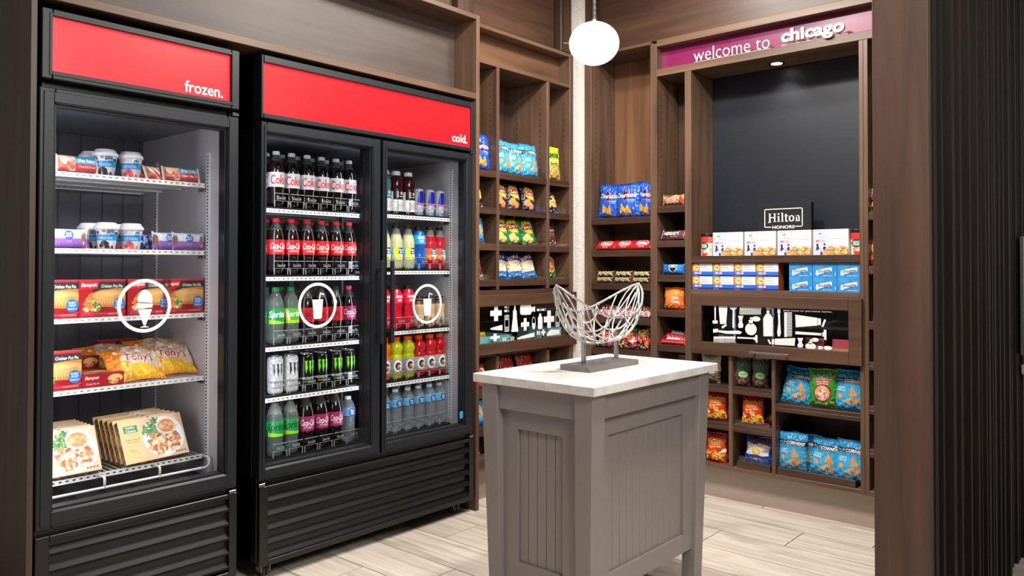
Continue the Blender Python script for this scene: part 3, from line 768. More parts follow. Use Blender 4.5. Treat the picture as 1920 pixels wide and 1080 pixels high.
# hull: t along the length (-1..1), s across (-1 near rim .. 1 far rim)
def hull(t, s):
    L = .268
    y = CY+L*t*(1-.0*t)
    rim_z = .945+.215*abs(t)**2.0+.10*(1-abs(t)**1.6)*1.0
    rim_z = 1.055+.103*abs(t)**1.7
    bot_z = .940+.215*abs(t)**3.2
    hw = .098*(1-abs(t)**2.4)**.75
    # near rim sags towards the ends, far rim stays high
    k = s
    z = bot_z+(rim_z-bot_z)*abs(s)**1.9
    if s > 0: z -= 0.04*s*s*(1-abs(t)**3)*(.35+.65*abs(t))   # aisle side rim hangs lower
    x = CX+hw*math.sin(s*PI/2)
    return (x, y*1.0+.0*k, z)
ribs = []
m = MB(); R = random.Random(3)
for sg in (1, -1):
    m.tube([hull(-1+2*i/28, sg) for i in range(29)], .0042, 6)
m.build('rim', SILV, scu, smooth=True)
m = MB()
m.tube([hull(-1+2*i/28, 0) for i in range(29)], .0036, 6)
for k in range(8):
    c = -1.15+2.3*(k+.5)/8; a = .52+R.uniform(-.08, .08)
    for sl in (a, -a):
        pts = []
        for i in range(15):
            s = -1+2*i/14; t = c+sl*s+.08*math.sin(3*s+k)
            if abs(t) < .985: pts.append(hull(t, s))
        if len(pts) > 2: m.tube(pts, .0034, 6)
for s0 in (-.6, .38):
    m.tube([hull(-1+2*i/28, s0+.16*math.sin(PI*i/28*2+s0*5)*(1-abs(-1+2*i/28))) for i in range(29)], .0030, 5)
m.build('woven_rods', SILV, scu, smooth=True)
m = MB()
for sg in (1, -1):
    for k in range(9):
        p = hull(-.85+1.7*k/8, sg); m.lathe([(.001, -.006), (.0065, -.003), (.0065, .003), (.001, .006)], 8, c=p)
m.build('knots', SILV, scu, smooth=True)

# ================================================================ PENDANT
pen = thing('pendant_lamp', (-1.662, 2.382, 2.047), 'white glowing oval glass pendant lamp on a dark twisted cord', 'pendant')
gm, nt, b = newmat('globe_glass'); b.inputs['Base Color'].default_value = (.95, .93, .9, 1); b.inputs['Emission Color'].default_value = (1, .955, .92, 1); b.inputs['Emission Strength'].default_value = 1.35; b.inputs['Roughness'].default_value = .3
rx, rz_ = .0925, .0785
MB().lathe([(max(.0005, rx*math.cos(a)), rz_*math.sin(a)) for a in [(-PI/2+PI*i/20) for i in range(21)]], 36).build('globe', gm, pen, smooth=True, local=True)
MB().lathe([(.009, .074), (.011, .078), (.011, .084), (.008, .088)], 16).build('collar', BRS, pen, local=True)
MB().tube([(-.0925, -.062, .004), (-.0680, -.055, .003)], .0028, 8).tube([(.045, -.086, .02), (.035, -.066, .018)], .0025, 8).build('side_pin', BRS, pen, local=True)
m = MB()
for ph in (0, PI): m.tube([(.0028*math.cos(ph+i*.9), .0028*math.sin(ph+i*.9), .087+i*.006) for i in range(145)], .0026, 5)
m.build('cord', mat('cord_grey', (84, 80, 82), .6), pen, local=True)

# ================================================================ FREEZER and COOLER cabinets
def led(par, x, y, z0, z1, nm, es):
    MB().box(x-.006, x+.006, y-.006, y+.006, z0, z1).build(nm, mat(nm+str(es), (250, 250, 255), .5, emit=(238, 242, 255), es=es), par)
def cabinet(nm, label, y0, y1, wall, Xs):
    t = thing(nm, (XF, (y0+y1)/2, 0), label, 'fridge')
    z0, z1 = .075, 2.02; xb = -3.46
    m = MB().box(xb, XF-.055, y0, y0+wall*.5, z0, z1).box(xb, XF-.055, y1-wall*.5, y1, z0, z1).box(xb, xb+.02, y0, y1, z0, z1)
    m.box(xb, XF-.055, y0, y1, 1.77, z1).box(xb, XF-.02, y0, y1, z0, .40)
    m.build('cabinet_body', BLK, t, bevel=.002)
    return t
def wire_shelf(par, xf_, xb_, y0, y1, z, name='shelf', posts=True):
    """white coated wire rack with a ladder-like front rail"""
    m = MB()
    m.box(xf_-.004, xf_, y0, y1, z-.005, z).box(xf_-.004, xf_, y0, y1, z-.0165, z-.0105)
    n = int((y1-y0)/.0215)
    for i in range(n):
        yy = y0+(y1-y0)*(i+.5)/n; m.box(xf_-.004, xf_-.0005, yy-.0055, yy+.0055, z-.011, z-.0045)
    for k in range(4):
        xx = xf_-.03-(xf_-.03-xb_)*k/3; m.box(xx-.003, xx+.003, y0, y1, z-.012, z-.0062)
    n = int((y1-y0)/.021)
    for i in range(n):
        yy = y0+(y1-y0)*(i+.5)/n; m.box(xb_, xf_-.0045, yy-.0021, yy+.0021, z-.006, z-.0015)
    return m.build(name, WHT, par)
def brackets(par, pts):
    m = MB()
    for (x, y, z, s) in pts: m.box(x-.02, x+.02, y, y+s*.012, z-.030, z-.017)
    m.build('shelf_clip', STEEL, par)
def standard(par, x, y, z0, z1, s, nm='shelf_standard'):
    m = MB().box(x-.010, x+.010, y, y+s*.006, z0, z1, 0)
    n = int((z1-z0)/.0127)
    for i in range(n):
        z = z0+.0127*(i+.3); m.box(x-.004, x+.004, y+s*.006, y+s*.0064, z, z+.006, 1)
    m.build(nm, [WHT, VOID], par)

fz = cabinet('freezer_cabinet', 'tall black single-door freezer with a glowing red header reading "frozen."', .885, 1.566, .05, 0)
co = cabinet('drinks_cooler', 'wide black two-door drinks cooler with a glowing red header reading "cold."', 1.658, 2.853, .03, 0)
# liners
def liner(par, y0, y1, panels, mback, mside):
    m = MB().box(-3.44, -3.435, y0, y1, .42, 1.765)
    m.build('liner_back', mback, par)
    for k in range(panels):
        a = y0+(y1-y0)*k/panels+.003; b = y0+(y1-y0)*(k+1)/panels-.003
        MB().box(-3.4348, -3.428, a, b, .43, 1.76).build('liner_back_panel', mback, par, bevel=.002)
    MB().box(-3.435, -2.785, y0-.004, y0, .42, 1.765).build('liner_side', mside, par)
    MB().box(-3.435, -2.785, y1, y1+.004, .42, 1.765).build('liner_side', mside, par)
    MB().box(-3.435, -2.785, y0, y1, 1.76, 1.766).build('liner_top', mback, par)
liner(fz, .93, 1.522, 7, LINER_SHADED, LINER)
liner(co, 1.69, 2.832, 10, LINER_SHADED, LINER)
MB().box(-3.435, -2.785, .93, 1.522, .405, .4203).build('liner_floor', DUST, fz)
MB().box(-3.435, -2.785, 1.69, 2.832, .385, .4003).build('liner_floor', mat('liner_floor_grey', (120, 120, 124), .4), co)
for y, s in ((.93, 1), (1.522, -1)):
    for x in (-2.862, -3.30): standard(fz, x, y, .47, 1.66, s)
standard(co, -2.862, 2.832, .45, 1.72, -1); standard(co, -3.30, 2.832, .45, 1.72, -1)
standard(co, -2.862, 1.69, .45, 1.72, 1)
for yy in (2.262,): MB().box(-3.427, -3.42, yy-.012, yy+.012, .45, 1.72).build('shelf_standard', LINER, co)
MB().box(-3.02, -3.00, 2.252, 2.262, .45, 1.72).build('shelf_standard', LINER_SHADED, co)  # darkened to hold down the glare beside the light strip
# freezer shelves
FS = [1.542, 1.283, 1.045, .803, .505]
for z in FS: wire_shelf(fz, -2.872, -3.40, .942, 1.511, z)
brackets(fz, [(-2.90, 1.509, z, 1) for z in FS]+[(-2.90, .944, z, -1) for z in FS])
# bottom product stop of white rod
m = MB(); xr = -2.822
m.tube([(-2.874, .945, .499), (xr-.008, .945, .499), (xr, .945, .49), (xr, .945, .475), (xr, .96, .465)]+[(xr, y, .465) for y in (1.1, 1.3)]+[(xr, 1.495, .465), (xr, 1.508, .475), (xr, 1.508, .49), (xr-.008, 1.508, .499), (-2.874, 1.508, .499)], .0048, 8)
for y in (1.13, 1.32): m.tube([(-2.874, y, .499), (xr-.004, y, .499), (xr, y, .494), (xr, y, .467)], .0045, 8)
m.build('shelf_stop', WHT, fz, smooth=True)
m = MB()
for k in range(6): m.box(-3.40, -2.80, .97+.098*k, .976+.098*k, .4204, .432)
m.build('floor_ribs', DUST, fz)
m = MB(); R = random.Random(5)
for k in range(60):
    x = R.uniform(-2.88, -2.79); y = R.uniform(.95, 1.5); s = R.choice((.0012, .0016, .0024)); m.box(x, x+s, y, y+s, .4204, .4204+s)
m.build('frost_crumbs', WHT, fz)['kind'] = 'stuff'
# cooler shelves: rack + dark tray; the two bays
CSL = [1.462, 1.180, .890, .682, .422]; CSR = [1.470, 1.203, .915, .673, .422]
TRAY = mat('tray_black', (20, 20, 22), .4)
colsL = [1.846, 1.9225, 1.999, 2.075, 2.151, 2.228-.003]; colsR = [2.43, 2.507, 2.582, 2.655, 2.727, 2.797]
gmesh = {}
def guides(par, ys, z, word=True):
    """clear product stops with embossed script"""
    for y in ys:
        k = word
        if k not in gmesh:
            m = MB(); w_ = .034; H_ = .058
            m.add([(0, -w_, .026), (0, w_, .026), (0, w_, H_), (0, -w_, H_)], [(0, 1, 2, 3)]).box(-.0008, .0008, -w_, -w_+.004, .0, .026, 1).box(-.0008, .0008, w_-.004, w_, 0, .026, 1)
            m.box(-.001, .0016, -w_, w_, .0555, .0585, 1)
            m.box(-.001, .0016, -w_, w_, .0262, .0277, 1)
            if word: text3d(m, 'Coca-Cola', lambda u, q, d: (.0014+d, u, .033+q), .013, w=.038, x=0, bold=.03, shear=.5, d1=.0004, mi=2, anchor='c')
            gmesh[k] = m.build('product_stop', [GUIDE, mat('guide_edge', (170, 172, 176), .2, alpha=.45), mat('guide_text', (150, 152, 156), .35)], par, local=True); o = gmesh[k]
        else:
            o = gmesh[k].copy(); COL.objects.link(o); o.parent = par
        rl = ORG[par.name]
        o.location = (-2.871-rl[0], y-rl[1], z-rl[2])
cosh = []
for zs, (a, b), cols in ((CSL, (1.70, 2.246), colsL), (CSR, (2.268, 2.828), colsR)):
    for i, z in enumerate(zs):
        last = (i == 4)
        if not last:
            o = wire_shelf(co, -2.862, -3.40, a, b, z)
            MB().box(-3.38, -2.868, a+.004, b-.004, z, z+.008).build('shelf_tray', TRAY, o)
        else:
            o = MB().box(-3.38, -2.86, a, b, z-.02, z+.008).build('bottom_tray', TRAY, co)
        cosh.append(o); guides(o, cols, z+.0085)
brackets(co, [(-2.89, 2.822, z, 1) for z in CSR[:4]])
# lamps inside: vertical strips hidden behind the door frames
led(fz, -2.79, .938, .50, 1.70, 'light_strip', 21)
led(co, -2.79, 1.703, .5, 1.70, 'light_strip', 17); led(co, -2.818, 2.245, .5, 1.70, 'light_strip', 14)

# headers
def signmat(name, c, es):
    m, nt, b = newmat(name); N = nt.nodes; K = nt.links
    tc = N.new('ShaderNodeTexCoord'); n = N.new('ShaderNodeTexNoise'); n.inputs['Scale'].default_value = 1.6; n.inputs['Detail'].default_value = 1; K.new(tc.outputs['Object'], n.inputs[0])
    r = N.new('ShaderNodeMapRange'); r.inputs['To Min'].default_value = es*.86; r.inputs['To Max'].default_value = es*1.14; K.new(n.outputs['Fac'], r.inputs[0])
    b.inputs['Base Color'].default_value = (*s2l((120, 10, 16)), 1); b.inputs['Roughness'].default_value = .3
    b.inputs['Emission Color'].default_value = (*s2l(c), 1); K.new(r.outputs[0], b.inputs['Emission Strength'])
    return m
def header(par, y0, y1, z0, z1, iy0, iy1, iz0, iz1, m_, deep):
    hd_ = ringA(XF-.055, XF, y0, y1, z0, z1, iy0, iy1, iz0, iz1, 'header_frame', BLK2, par, .003)
    ringA(XF, XF+.003, y0+.022, y1-.022, z0+.012, z1-.012, iy0-.001, iy1+.001, iz0-.001, iz1+.001, 'header_bead', BLK2, hd_, .001) if deep else None
    MB().box(XF-.05, XF-.012, iy0, iy1, iz0, iz1).build('sign_panel', m_, hd_)
    return hd_
h1 = header(fz, .889, 1.566, 1.815, 2.038, .9205, 1.5325, 1.841, 2.0155, signmat('red_sign_frozen', (246, 48, 55), .97), True)
h2 = header(co, 1.658, 2.850, 1.80, 2.048, 1.6685, 2.834, 1.8195, 2.018, signmat('red_sign_cold', (238, 34, 44), .95), False)
def fw_(u, q, d): return (XF-.0118+d, u, q)
m = MB(); text3d(m, 'frozen.', lambda u, q, d: fw_(u, 1.8515+q, d), .042, w=.146, x=1.358, bold=.02, d1=.0006); m.build('header_lettering', mat('lit_white', (255, 250, 245), .4, emit=(255, 250, 245), es=.75), h1)
m = MB(); text3d(m, 'cold.', lambda u, q, d: fw_(u, 1.838+q, d), .040, w=.104, x=2.708, bold=.02, d1=.0006); m.build('header_lettering', mat('lit_white'), h2)
# doors
def door(par, y0, y1, iy0, iy1, iz0, iz1, z0=.395, z1=1.787, steps=True):
    d = ringA(XF-.05, XF, y0, y1, z0, z1, iy0, iy1, iz0, iz1, 'door', BLK2, par, .003)
    a = .022
    if steps:
        ringA(XF, XF+.0035, y0+.012, y1-.012, z0+.012, z1-.012, iy0-.004, iy1+.004, iz0-.004, iz1+.004, 'door_bead', BLK2, d, .0015)
    ringA(XF-.052, XF-.012, iy0-.001, iy1+.001, iz0-.001, iz1+.001, iy0+.006, iy1-.006, iz0+.006, iz1-.006, 'gasket', BLKG, d, 0)
    MB().box(XF-.018, XF-.013, iy0+.0062, iy1-.0062, iz0+.0062, iz1-.0062).build('glass', GLASS, d)
    return d
dF = door(fz, .884, 1.564, .930, 1.519, .452, 1.738)
dL = door(co, 1.659, 2.252, 1.684, 2.206, .441, 1.746)
dR = door(co, 2.266, 2.843, 2.292, 2.797, .441, 1.750)
MB().box(-2.80, XF-.052, 2.196, 2.30, .40, 1.77).build('centre_mullion', BLK, co, bevel=.002)
# dark gasket borders on the glass edge
# handles
def handle(par, y, z0, z1):
    m = MB().box(XF+.03, XF+.044, y-.009, y+.009, z0, z1).box(XF+.0005, XF+.031, y-.006, y+.006, z0+.03, z0+.05).box(XF+.0005, XF+.031, y-.006, y+.006, z1-.05, z1-.03)
    m.build('handle', BLKG, par, bevel=.003)
handle(dL, 2.231, .885, 1.25); handle(dR, 2.289, .885, 1.25)
# white emblems on the glass
def fe(cy, cz): return lambda u, v, d: (XF-.0128+d, cy+u, cz+v)
def ringpoly(mb, fn, r0, r1, n=48, sy=1):
    for i in range(n):
        a, b = 2*PI*i/n, 2*PI*(i+1)/n
        mb.prism([(r0*math.cos(a), sy*r0*math.sin(a)), (r1*math.cos(a), sy*r1*math.sin(a)), (r1*math.cos(b), sy*r1*math.sin(b)), (r0*math.cos(b), sy*r0*math.sin(b))], fn, 0, .0005)
f = fe(1.2215, 1.0865); m = MB(); ringpoly(m, f, .0805, .0925)
m.prism([(-.024, -.012), (.026, -.012), (.003, -.068), (-.003, -.068)], f, 0, .0005)
m.prism([(-.017, -.075), (.017, -.075), (.006, -.070), (-.006, -.070)], f, 0, .0005)
m.prism([(-.026, -.009), (.026, -.007), (.028, .006), (-.024, .010), (-.030, .001)], f, 0, .0005)
m.prism([(-.022, .014), (.026, .009), (.027, .020), (.024, .036), (.012, .052), (.002, .056), (-.012, .052), (-.020, .040), (-.026, .026)], f, 0, .0005)
lab(m.build('emblem', WHTP, dF), 'white ice cream cone in a ring')
for (cy, cz, dd, k) in ((1.931, 1.063, dL, 1), (2.547, 1.048, dR, 1)):
    f = fe(cy, cz); m = MB(); ringpoly(m, f, .0815, .0935)
    m.prism([(-.026, .024), (.026, .024), (.020, -.052), (.015, -.056), (-.015, -.056), (-.019, -.052)], f, 0, .0005)
    m.prism([(.006, .0245), (.011, .0245), (.015, .047), (.031, .041), (.033, .046), (.012, .053), (.010, .050)], f, 0, .0005)
    lab(m.build('emblem', WHTP, dd), 'white cup with a straw in a ring')
# grilles with louvres
def grille(par, y0, y1, ly0, ly1, z0, z1, lz, dz, n):
    g = ringA(XF-.03, XF, y0, y1, z0, z1, ly0, ly1, z0+.022, z1-.018, 'grille_frame', BLK, par, .002)
    MB().box(XF-.045, XF-.040, ly0, ly1, z0, z1).build('grille_back', VOID, g)
    for i in range(n):
        zt = lz-dz*i
        m = MB(); P_ = [(XF-.038, zt+.012), (XF-.002, zt-.028), (XF-.002, zt-.036), (XF-.006, zt-.036), (XF-.038, zt+.004)]
        m.prism([(a, b) for a, b in P_], lambda u, v, d: (u, d, v), ly0, ly1)
        m.build('louvre', LOUV, g)
    m = MB()
    for yy in ((y0+ly0)/2, (y1+ly1)/2):
        for zz in (z0+.06, z1-.08): m.lathe([(.0025, 0), (.002, .0)], 8)
    return g
grille(fz, .884, 1.566, .925, 1.535, .062, .374, .345, .0535, 5)
grille(co, 1.661, 2.852, 1.698, 2.822, .062, .370, .338, .0545, 5)
# hinges, casters
for par, y, z in ((fz, 1.545, .381), (co, 1.668, .379), (co, 2.832, .380), (fz, 1.548, 1.795), (co, 2.835, 1.791)):
    MB().box(XF-.02, XF+.006, y-.013, y+.013, z-.005, z+.006).build('hinge', CHR, par, bevel=.001)
def caster(par, x, y):
    c = MB().box(x-.025, x+.025, y-.022, y+.022, .062, .0745).box(x-.02, x+.02, y-.020, y-.017, .02, .062).box(x-.02, x+.02, y+.017, y+.020, .02, .062).build('caster', STEEL, par)
    for yy in (-.009, .009):
        m = MB(); a = [(x+.024*math.cos(2*PI*i/16), .025+.024*math.sin(2*PI*i/16)) for i in range(16)]
        m.prism(a, lambda u, v, d: (u, y+yy+d, v), -.006, .006); m.build('wheel', mat('wheel_rubber', (60, 56, 52), .5), c)
for y in (.93, 1.52):
    caster(fz, -2.79, y); caster(fz, -3.38, y)
for y in (1.72, 2.78):
    caster(co, -2.79, y); caster(co, -3.38, y)
# blue sticker low on the right door
MB().box(XF-.0128, XF-.0122, 2.765, 2.788, .475, .51).build('sticker', mat('sticker_blue', (60, 150, 205), .5), dR)

# ================================================================ PRODUCTS: shapes
def bag(cv, w, h, t, seed=1, back=(60, 60, 60), m=None, name='chip_bag', topflat=.05, wr=1.0, pinch=.06):
    R = np.random.RandomState(seed)
    nu, nv = cv.W, cv.H
    def surf(nu, nv, sgn):
        u = np.linspace(0, 1, nu)[None, :].repeat(nv, 0); v = np.linspace(0, 1, nv)[:, None].repeat(nu, 1)
        env = np.clip(np.sin(PI*u), 0, 1)**.62*np.clip(1-np.abs(2*v-.94)**3.2, 0, 1)**.9
        edge = np.abs(2*v-1)
        ph = R.rand(8)*6.28
        wk = np.zeros_like(u)
        for i, (fu, fv, a) in enumerate(((9, 1.5, .0022), (14, -2, .0016), (5, 4, .0018), (3, -5, .0020), (21, 1, .0008), (2, 9, .0009))):
            wk += .78*a*wr*np.sin(2*PI*(fu*u+fv*v)+ph[i])*(.28+.9*edge**2.0)
        side = np.clip((np.abs(2*u-1)-.72)/.28, 0, 1)
        wk += .0018*wr*side*np.sin(2*PI*9*v+ph[6])
        y = sgn*(-t/2*env)+sgn*wk*np.clip(env*3, 0, 1)
        seam = (v < topflat) | (v > 1-topflat)
        y = np.where(seam, sgn*(-.0006)+.0008*np.sin(2*PI*u*12+ph[7]), y)
        curl = .006*np.sin(PI*u*2+ph[3])*edge**4; y = y+curl
        pin = 1-pinch*np.sin(PI*v)**.8
        x = (u-.5)*w*pin+.002*np.sin(2*PI*v*2+ph[2])*(2*u-1)
        z = v*h+.0015*np.sin(2*PI*u*1.5+ph[4])*(v > .5)
        return np.stack([x, y, z], -1)
    st = R.get_state()
    mb = MB(); F = surf(nu, nv, 1); mb.grid(F, 0, cv.out())
    R.set_state(st)
    Bk = surf(max(8, nu//4), max(8, nv//4), -1); mb.grid(Bk, 0, lc(back), flip=True)
    return mb.build(name, m or FOIL, smooth=True)
def wrapbar(cv, w, h, t, seed=1, back=(60, 60, 60), m=None, name='candy_bar', crimp=.07):
    """flow wrapped bar, crimped at both ends; base at z=0, lying face up = front -y"""
    R = np.random.RandomState(seed); nu, nv = cv.W, cv.H
    def surf(nu, nv, sgn):
        u = np.linspace(0, 1, nu)[None, :].repeat(nv, 0); v = np.linspace(0, 1, nv)[:, None].repeat(nu, 1)
        e = np.clip(np.minimum(u, 1-u)/crimp-.4, 0, 1)**.5
        env = e*(1-np.abs(2*v-1)**5)
        ph = R.rand(4)*6.28
        y = -sgn*t/2*env+sgn*.0009*np.sin(2*PI*(6*u+2*v)+ph[0])*e+.0006*np.sin(2*PI*v*8)*(1-e)
        z = h*(.5+(v-.5)*(.86+.14*(1-e)))
        return np.stack([(u-.5)*w, y, z], -1)
    st = R.get_state(); mb = MB(); mb.grid(surf(nu, nv, 1), 0, cv.out()); R.set_state(st)
    mb.grid(surf(max(10, nu//3), max(6, nv//3), -1), 0, lc(back), flip=True)
    return mb.build(name, m or FOIL, smooth=True)
def carton(cv, w, h, d, side, top=None, name='carton', topcv=None, sidecv=None, m=None, bottomcv=None):
    mb = MB()
    def face(c, fn):
        v = np.linspace(0, 1, c.H)[:, None].repeat(c.W, 1); u = np.linspace(0, 1, c.W)[None, :].repeat(c.H, 0)
        mb.grid(fn(u, v), 0, c.out())
    face(cv, lambda u, v: np.stack([(u-.5)*w, 0*u, v*h], -1))
    q = lambda pts, c: mb.add(pts, [(0, 1, 2, 3)], 0, lc(c))
    x = w/2
    if topcv: face(topcv, lambda u, v: np.stack([(u-.5)*w, v*d, 0*u+h], -1))
    else: q([(-x, 0, h), (x, 0, h), (x, d, h), (-x, d, h)], top or side)
    if sidecv:
        face(sidecv, lambda u, v: np.stack([0*u+x, u*d, v*h], -1)); face(sidecv, lambda u, v: np.stack([0*u-x, (1-u)*d, v*h], -1))
    else:
        q([(x, 0, 0), (x, d, 0), (x, d, h), (x, 0, h)], side); q([(-x, d, 0), (-x, 0, 0), (-x, 0, h), (-x, d, h)], side)
    q([(x, d, 0), (-x, d, 0), (-x, d, h), (x, d, h)], side)
    if bottomcv: face(bottomcv, lambda u, v: np.stack([(u-.5)*w, (1-v)*d, 0*u], -1))
    else: q([(-x, d, 0), (x, d, 0), (x, 0, 0), (-x, 0, 0)], side)
    return mb.build(name, m or CARD)
def labelgrid(mb, cv, prof, z0, z1, ang=2.0, mi=0, off=.0007, rot=0):
    """print wrapped on a turned body between z0 and z1; the middle faces -y"""
    zs = np.array([p[1] for p in prof]); rs = np.array([p[0] for p in prof])
    v = np.linspace(z0, z1, cv.H); r = np.interp(v, zs, rs)+off
    a = -PI/2+rot+np.linspace(-ang/2, ang/2, cv.W)
    X = r[:, None]*np.cos(a)[None, :]; Y = r[:, None]*np.sin(a)[None, :]; Z = v[:, None].repeat(cv.W, 1)
    mb.grid(np.stack([X, Y, Z], -1), mi, cv.out())
def interp(prof, z):
    return float(np.interp(z, [p[1] for p in prof], [p[0] for p in prof]))
def bottle(name, prof, colf, cap, capc, lcv=None, lz=None, lang=2.6, lback=None, n=24, capr=None, rot=0):
    """prof: (r,z) ; colf(z)->rgba; cap:(r,z0,z1)"""
    t = bpy.data.objects.new(name, None); COL.objects.link(t); t.empty_display_size = .02; ORG[t.name] = (0, 0, 0)
    MB().lathe(prof, n, cols=[colf(z) for r, z in prof]).build('body', PET, t, smooth=True, local=True)
    r, a, b = cap; m = MB()
    cm = mat('cap_%d_%d_%d' % capc, capc, .38)
    k = 20; vs = []; m.lathe([(r, a), (r*1.0, b-.002), (r-.0015, b)], k)
    for j in range(0, k):
        an = 2*PI*(j+.5)/k; x, y = r*math.cos(an), r*math.sin(an); m.box(x-.0006, x+.0006, y-.0006, y+.0006, a+.001, b-.002)
    m.build('cap', cm, t, local=True)
    if lcv:
        m = MB(); z0, z1 = lz; pz = [(interp(prof, z0)+.0004, z0)]+[(p[0]+.0004, p[1]) for p in prof if z0 < p[1] < z1]+[(interp(prof, z1)+.0004, z1)]
        m.lathe(pz, n, cols=[lc(lback or (200, 200, 200))]*len(pz)); labelgrid(m, lcv, prof, z0, z1, lang, rot=rot, off=.0009); m.build('label', LABEL, t, smooth=True, local=True)
    return reg(t)
def dense(prof, k=3):
    out = []
    for (r0, z0), (r1, z1) in zip(prof, prof[1:]):
        for i in range(k): out.append((r0+(r1-r0)*i/k, z0+(z1-z0)*i/k))
    return out+[prof[-1]]
SODA = [(.001, .002), (.022, 0), (.0305, .006), (.0335, .02), (.0335, .035), (.0318, .052), (.0335, .070), (.0352, .078), (.0352, .150), (.0345, .158), (.032, .172), (.027, .188), (.021, .202), (.0155, .214), (.0135, .222), (.0135, .228)]
def sodacol(full, fill=.19, clear=(120, 122, 124, .25)):
    def f(z): return (*s2l(full[:3]), full[3]) if z < fill else (*s2l(clear[:3]), clear[3])
    return f
SODA_D = dense(SODA, 2)
def scriptlabel(bg, word, fg, sub=None, strip=None, W=64, a=1.25, wsc=.9, sh=.45, h=.42, cy=.58, bold=.03, subw=.6, band=None):
    c = Cv(a, W, bg)
    if band: c.rect(0, 0, a, .16, band)
    if strip: strip(c)
    c.text(word, a/2, cy, h, fg, w=a*wsc, bold=bold, shear=sh)
    if sub: c.text(sub, a/2, .25, .13, fg, w=a*subw)
    return c
COLA = (20, 9, 8, .97)
def cola(label, capc, fill=.19):
    return bottle('soda_bottle', SODA_D, sodacol(COLA, fill), (.0145, .2215, .2375), capc, label, (.085, .147), 2.15, lback=LB[id(label)])
LB = {}
def L_(c, back): LB[id(c)] = back; return c
lb_diet = L_(scriptlabel((206, 208, 212), 'Coke', (214, 24, 38), sh=.05, h=.62, cy=.5, bold=.05, wsc=.86), (206, 208, 212))
lb_red = L_(scriptlabel((212, 24, 34), 'Coca-Cola', (250, 245, 240), '-STUDIO-'), (212, 24, 34))
lb_zero = L_(scriptlabel((186, 20, 30), 'Coca-Cola', (30, 8, 10), 'ZERO SUGAR'), (186, 20, 30))
lb_cher = L_(scriptlabel((158, 36, 92), 'Coca-Cola', (250, 240, 245), '-STUDIO-'), (158, 36, 92))
def spr1(c): c.poly([(0, 0), (c.a, 0), (c.a, .12), (0, .30)], (150, 210, 30))
lb_spr = L_(scriptlabel((10, 140, 66), 'Sprite', (250, 250, 250), sh=.2, strip=spr1, wsc=1.0, h=.55, bold=.03), (10, 140, 66))
def spr2(c): c.poly([(0, 0), (c.a*.35, 0), (c.a*.1, 1), (0, 1)], (250, 220, 20)); c.rect(0, 0, c.a, .22, (170, 210, 30))
lb_spr2 = L_(scriptlabel((80, 170, 40), 'Sprite', (250, 250, 250), sh=.2, strip=spr2, wsc=1.0, h=.5, bold=.03), (110, 190, 40))
lb_sprz = L_(scriptlabel((14, 150, 70), 'Sprite', (8, 40, 22), sh=.2, strip=spr1, wsc=1.1, h=.62, bold=.04), (14, 150, 70))
b_diet = cola(lb_diet, (196, 198, 200), .2); b_red = cola(lb_red, (206, 30, 34)); b_zero = cola(lb_zero, (26, 24, 24)); b_cher = cola(lb_cher, (206, 30, 34))
CLR = (196, 206, 206, .16)
b_spr = bottle('soda_bottle', SODA_D, sodacol((170, 190, 180, .22), .185, (200, 205, 205, .12)), (.0145, .2215, .2375), (20, 130, 62), lb_spr, (.085, .147), 2.15, lback=(10, 140, 66))
b_spr2 = bottle('soda_bottle', SODA_D, sodacol((170, 190, 180, .22), .185, (200, 205, 205, .12)), (.0145, .2215, .2375), (20, 130, 62), lb_spr2, (.085, .147), 2.15, lback=(110, 190, 40))
b_sprz = bottle('soda_bottle', SODA_D, sodacol((160, 180, 172, .25), .175, (210, 212, 212, .3)), (.0145, .2215, .2375), (36, 38, 38), lb_sprz, (.085, .147), 2.15, lback=(14, 150, 70))
# water
def waterprof():
    p = [(.001, .002), (.022, 0), (.030, .005)]
    z = .012
    while z < .112:
        p += [(.0318, z), (.0322, z+.004), (.0306, z+.0075)]; z += .0115
    p += [(.0322, .1165), (.0326, .120), (.0326, .150), (.0322, .153), (.030, .162), (.025, .174), (.018, .184), (.013, .190), (.0125, .193)]
    return p
WP = waterprof()
c = Cv(2.0, 76, (120, 190, 228)); c.rect(0, .12, 2, .88, (96, 176, 222)); c.ell(1.0, .5, .52, .62, (20, 70, 150)); c.ell(.98, .5, .44, .5, (28, 96, 180)); c.text('Pure', 1.0, .66, .3, (250, 250, 250), w=.56, bold=.05, shear=.15); c.text('Life', 1.02, .33, .32, (250, 250, 250), w=.42, bold=.05, shear=.15)
b_water = bottle('water_bottle', WP, lambda z: (*s2l((226, 232, 236)), .20), (.0142, .189, .203), (232, 236, 238), c, (.1185, .1515), 2.0, lback=(120, 190, 228), rot=.15)
# sports drink with waist
SP = dense([(.001, .002), (.024, 0), (.033, .006), (.0345, .02), (.0345, .10), (.033, .112), (.0305, .120), (.033, .128), (.0355, .14), (.0355, .152), (.032, .166), (.024, .176), (.019, .182), (.018, .186)], 2)
def sport(colr, nm='sports_bottle', capc=(236, 92, 34)):
    c = Cv(1.35, 64, (168, 172, 170)); c.noise(8, 3); c.rect(0, 0, 1.35, .16, tuple(int(v*.8) for v in colr)); c.ell(.66, .56, .36, .36, (244, 244, 242)); c.ell(.66, .56, .24, .24, (60, 40, 40)); c.rect(.62, .5, .95, .62, (244, 244, 242)); c.poly([(.6, .46), (.72, .7), (.74, .56), (.84, .56), (.66, .32), (.68, .46)], (236, 92, 34))
    return bottle(nm, SP, lambda z: (*s2l(colr), .82), (.0205, .183, .2035), capc, c, (.022, .098), 2.3, lback=(150, 154, 152))
b_yel = sport((206, 206, 24)); b_gred = sport((196, 18, 36)); b_gor = sport((232, 110, 20))
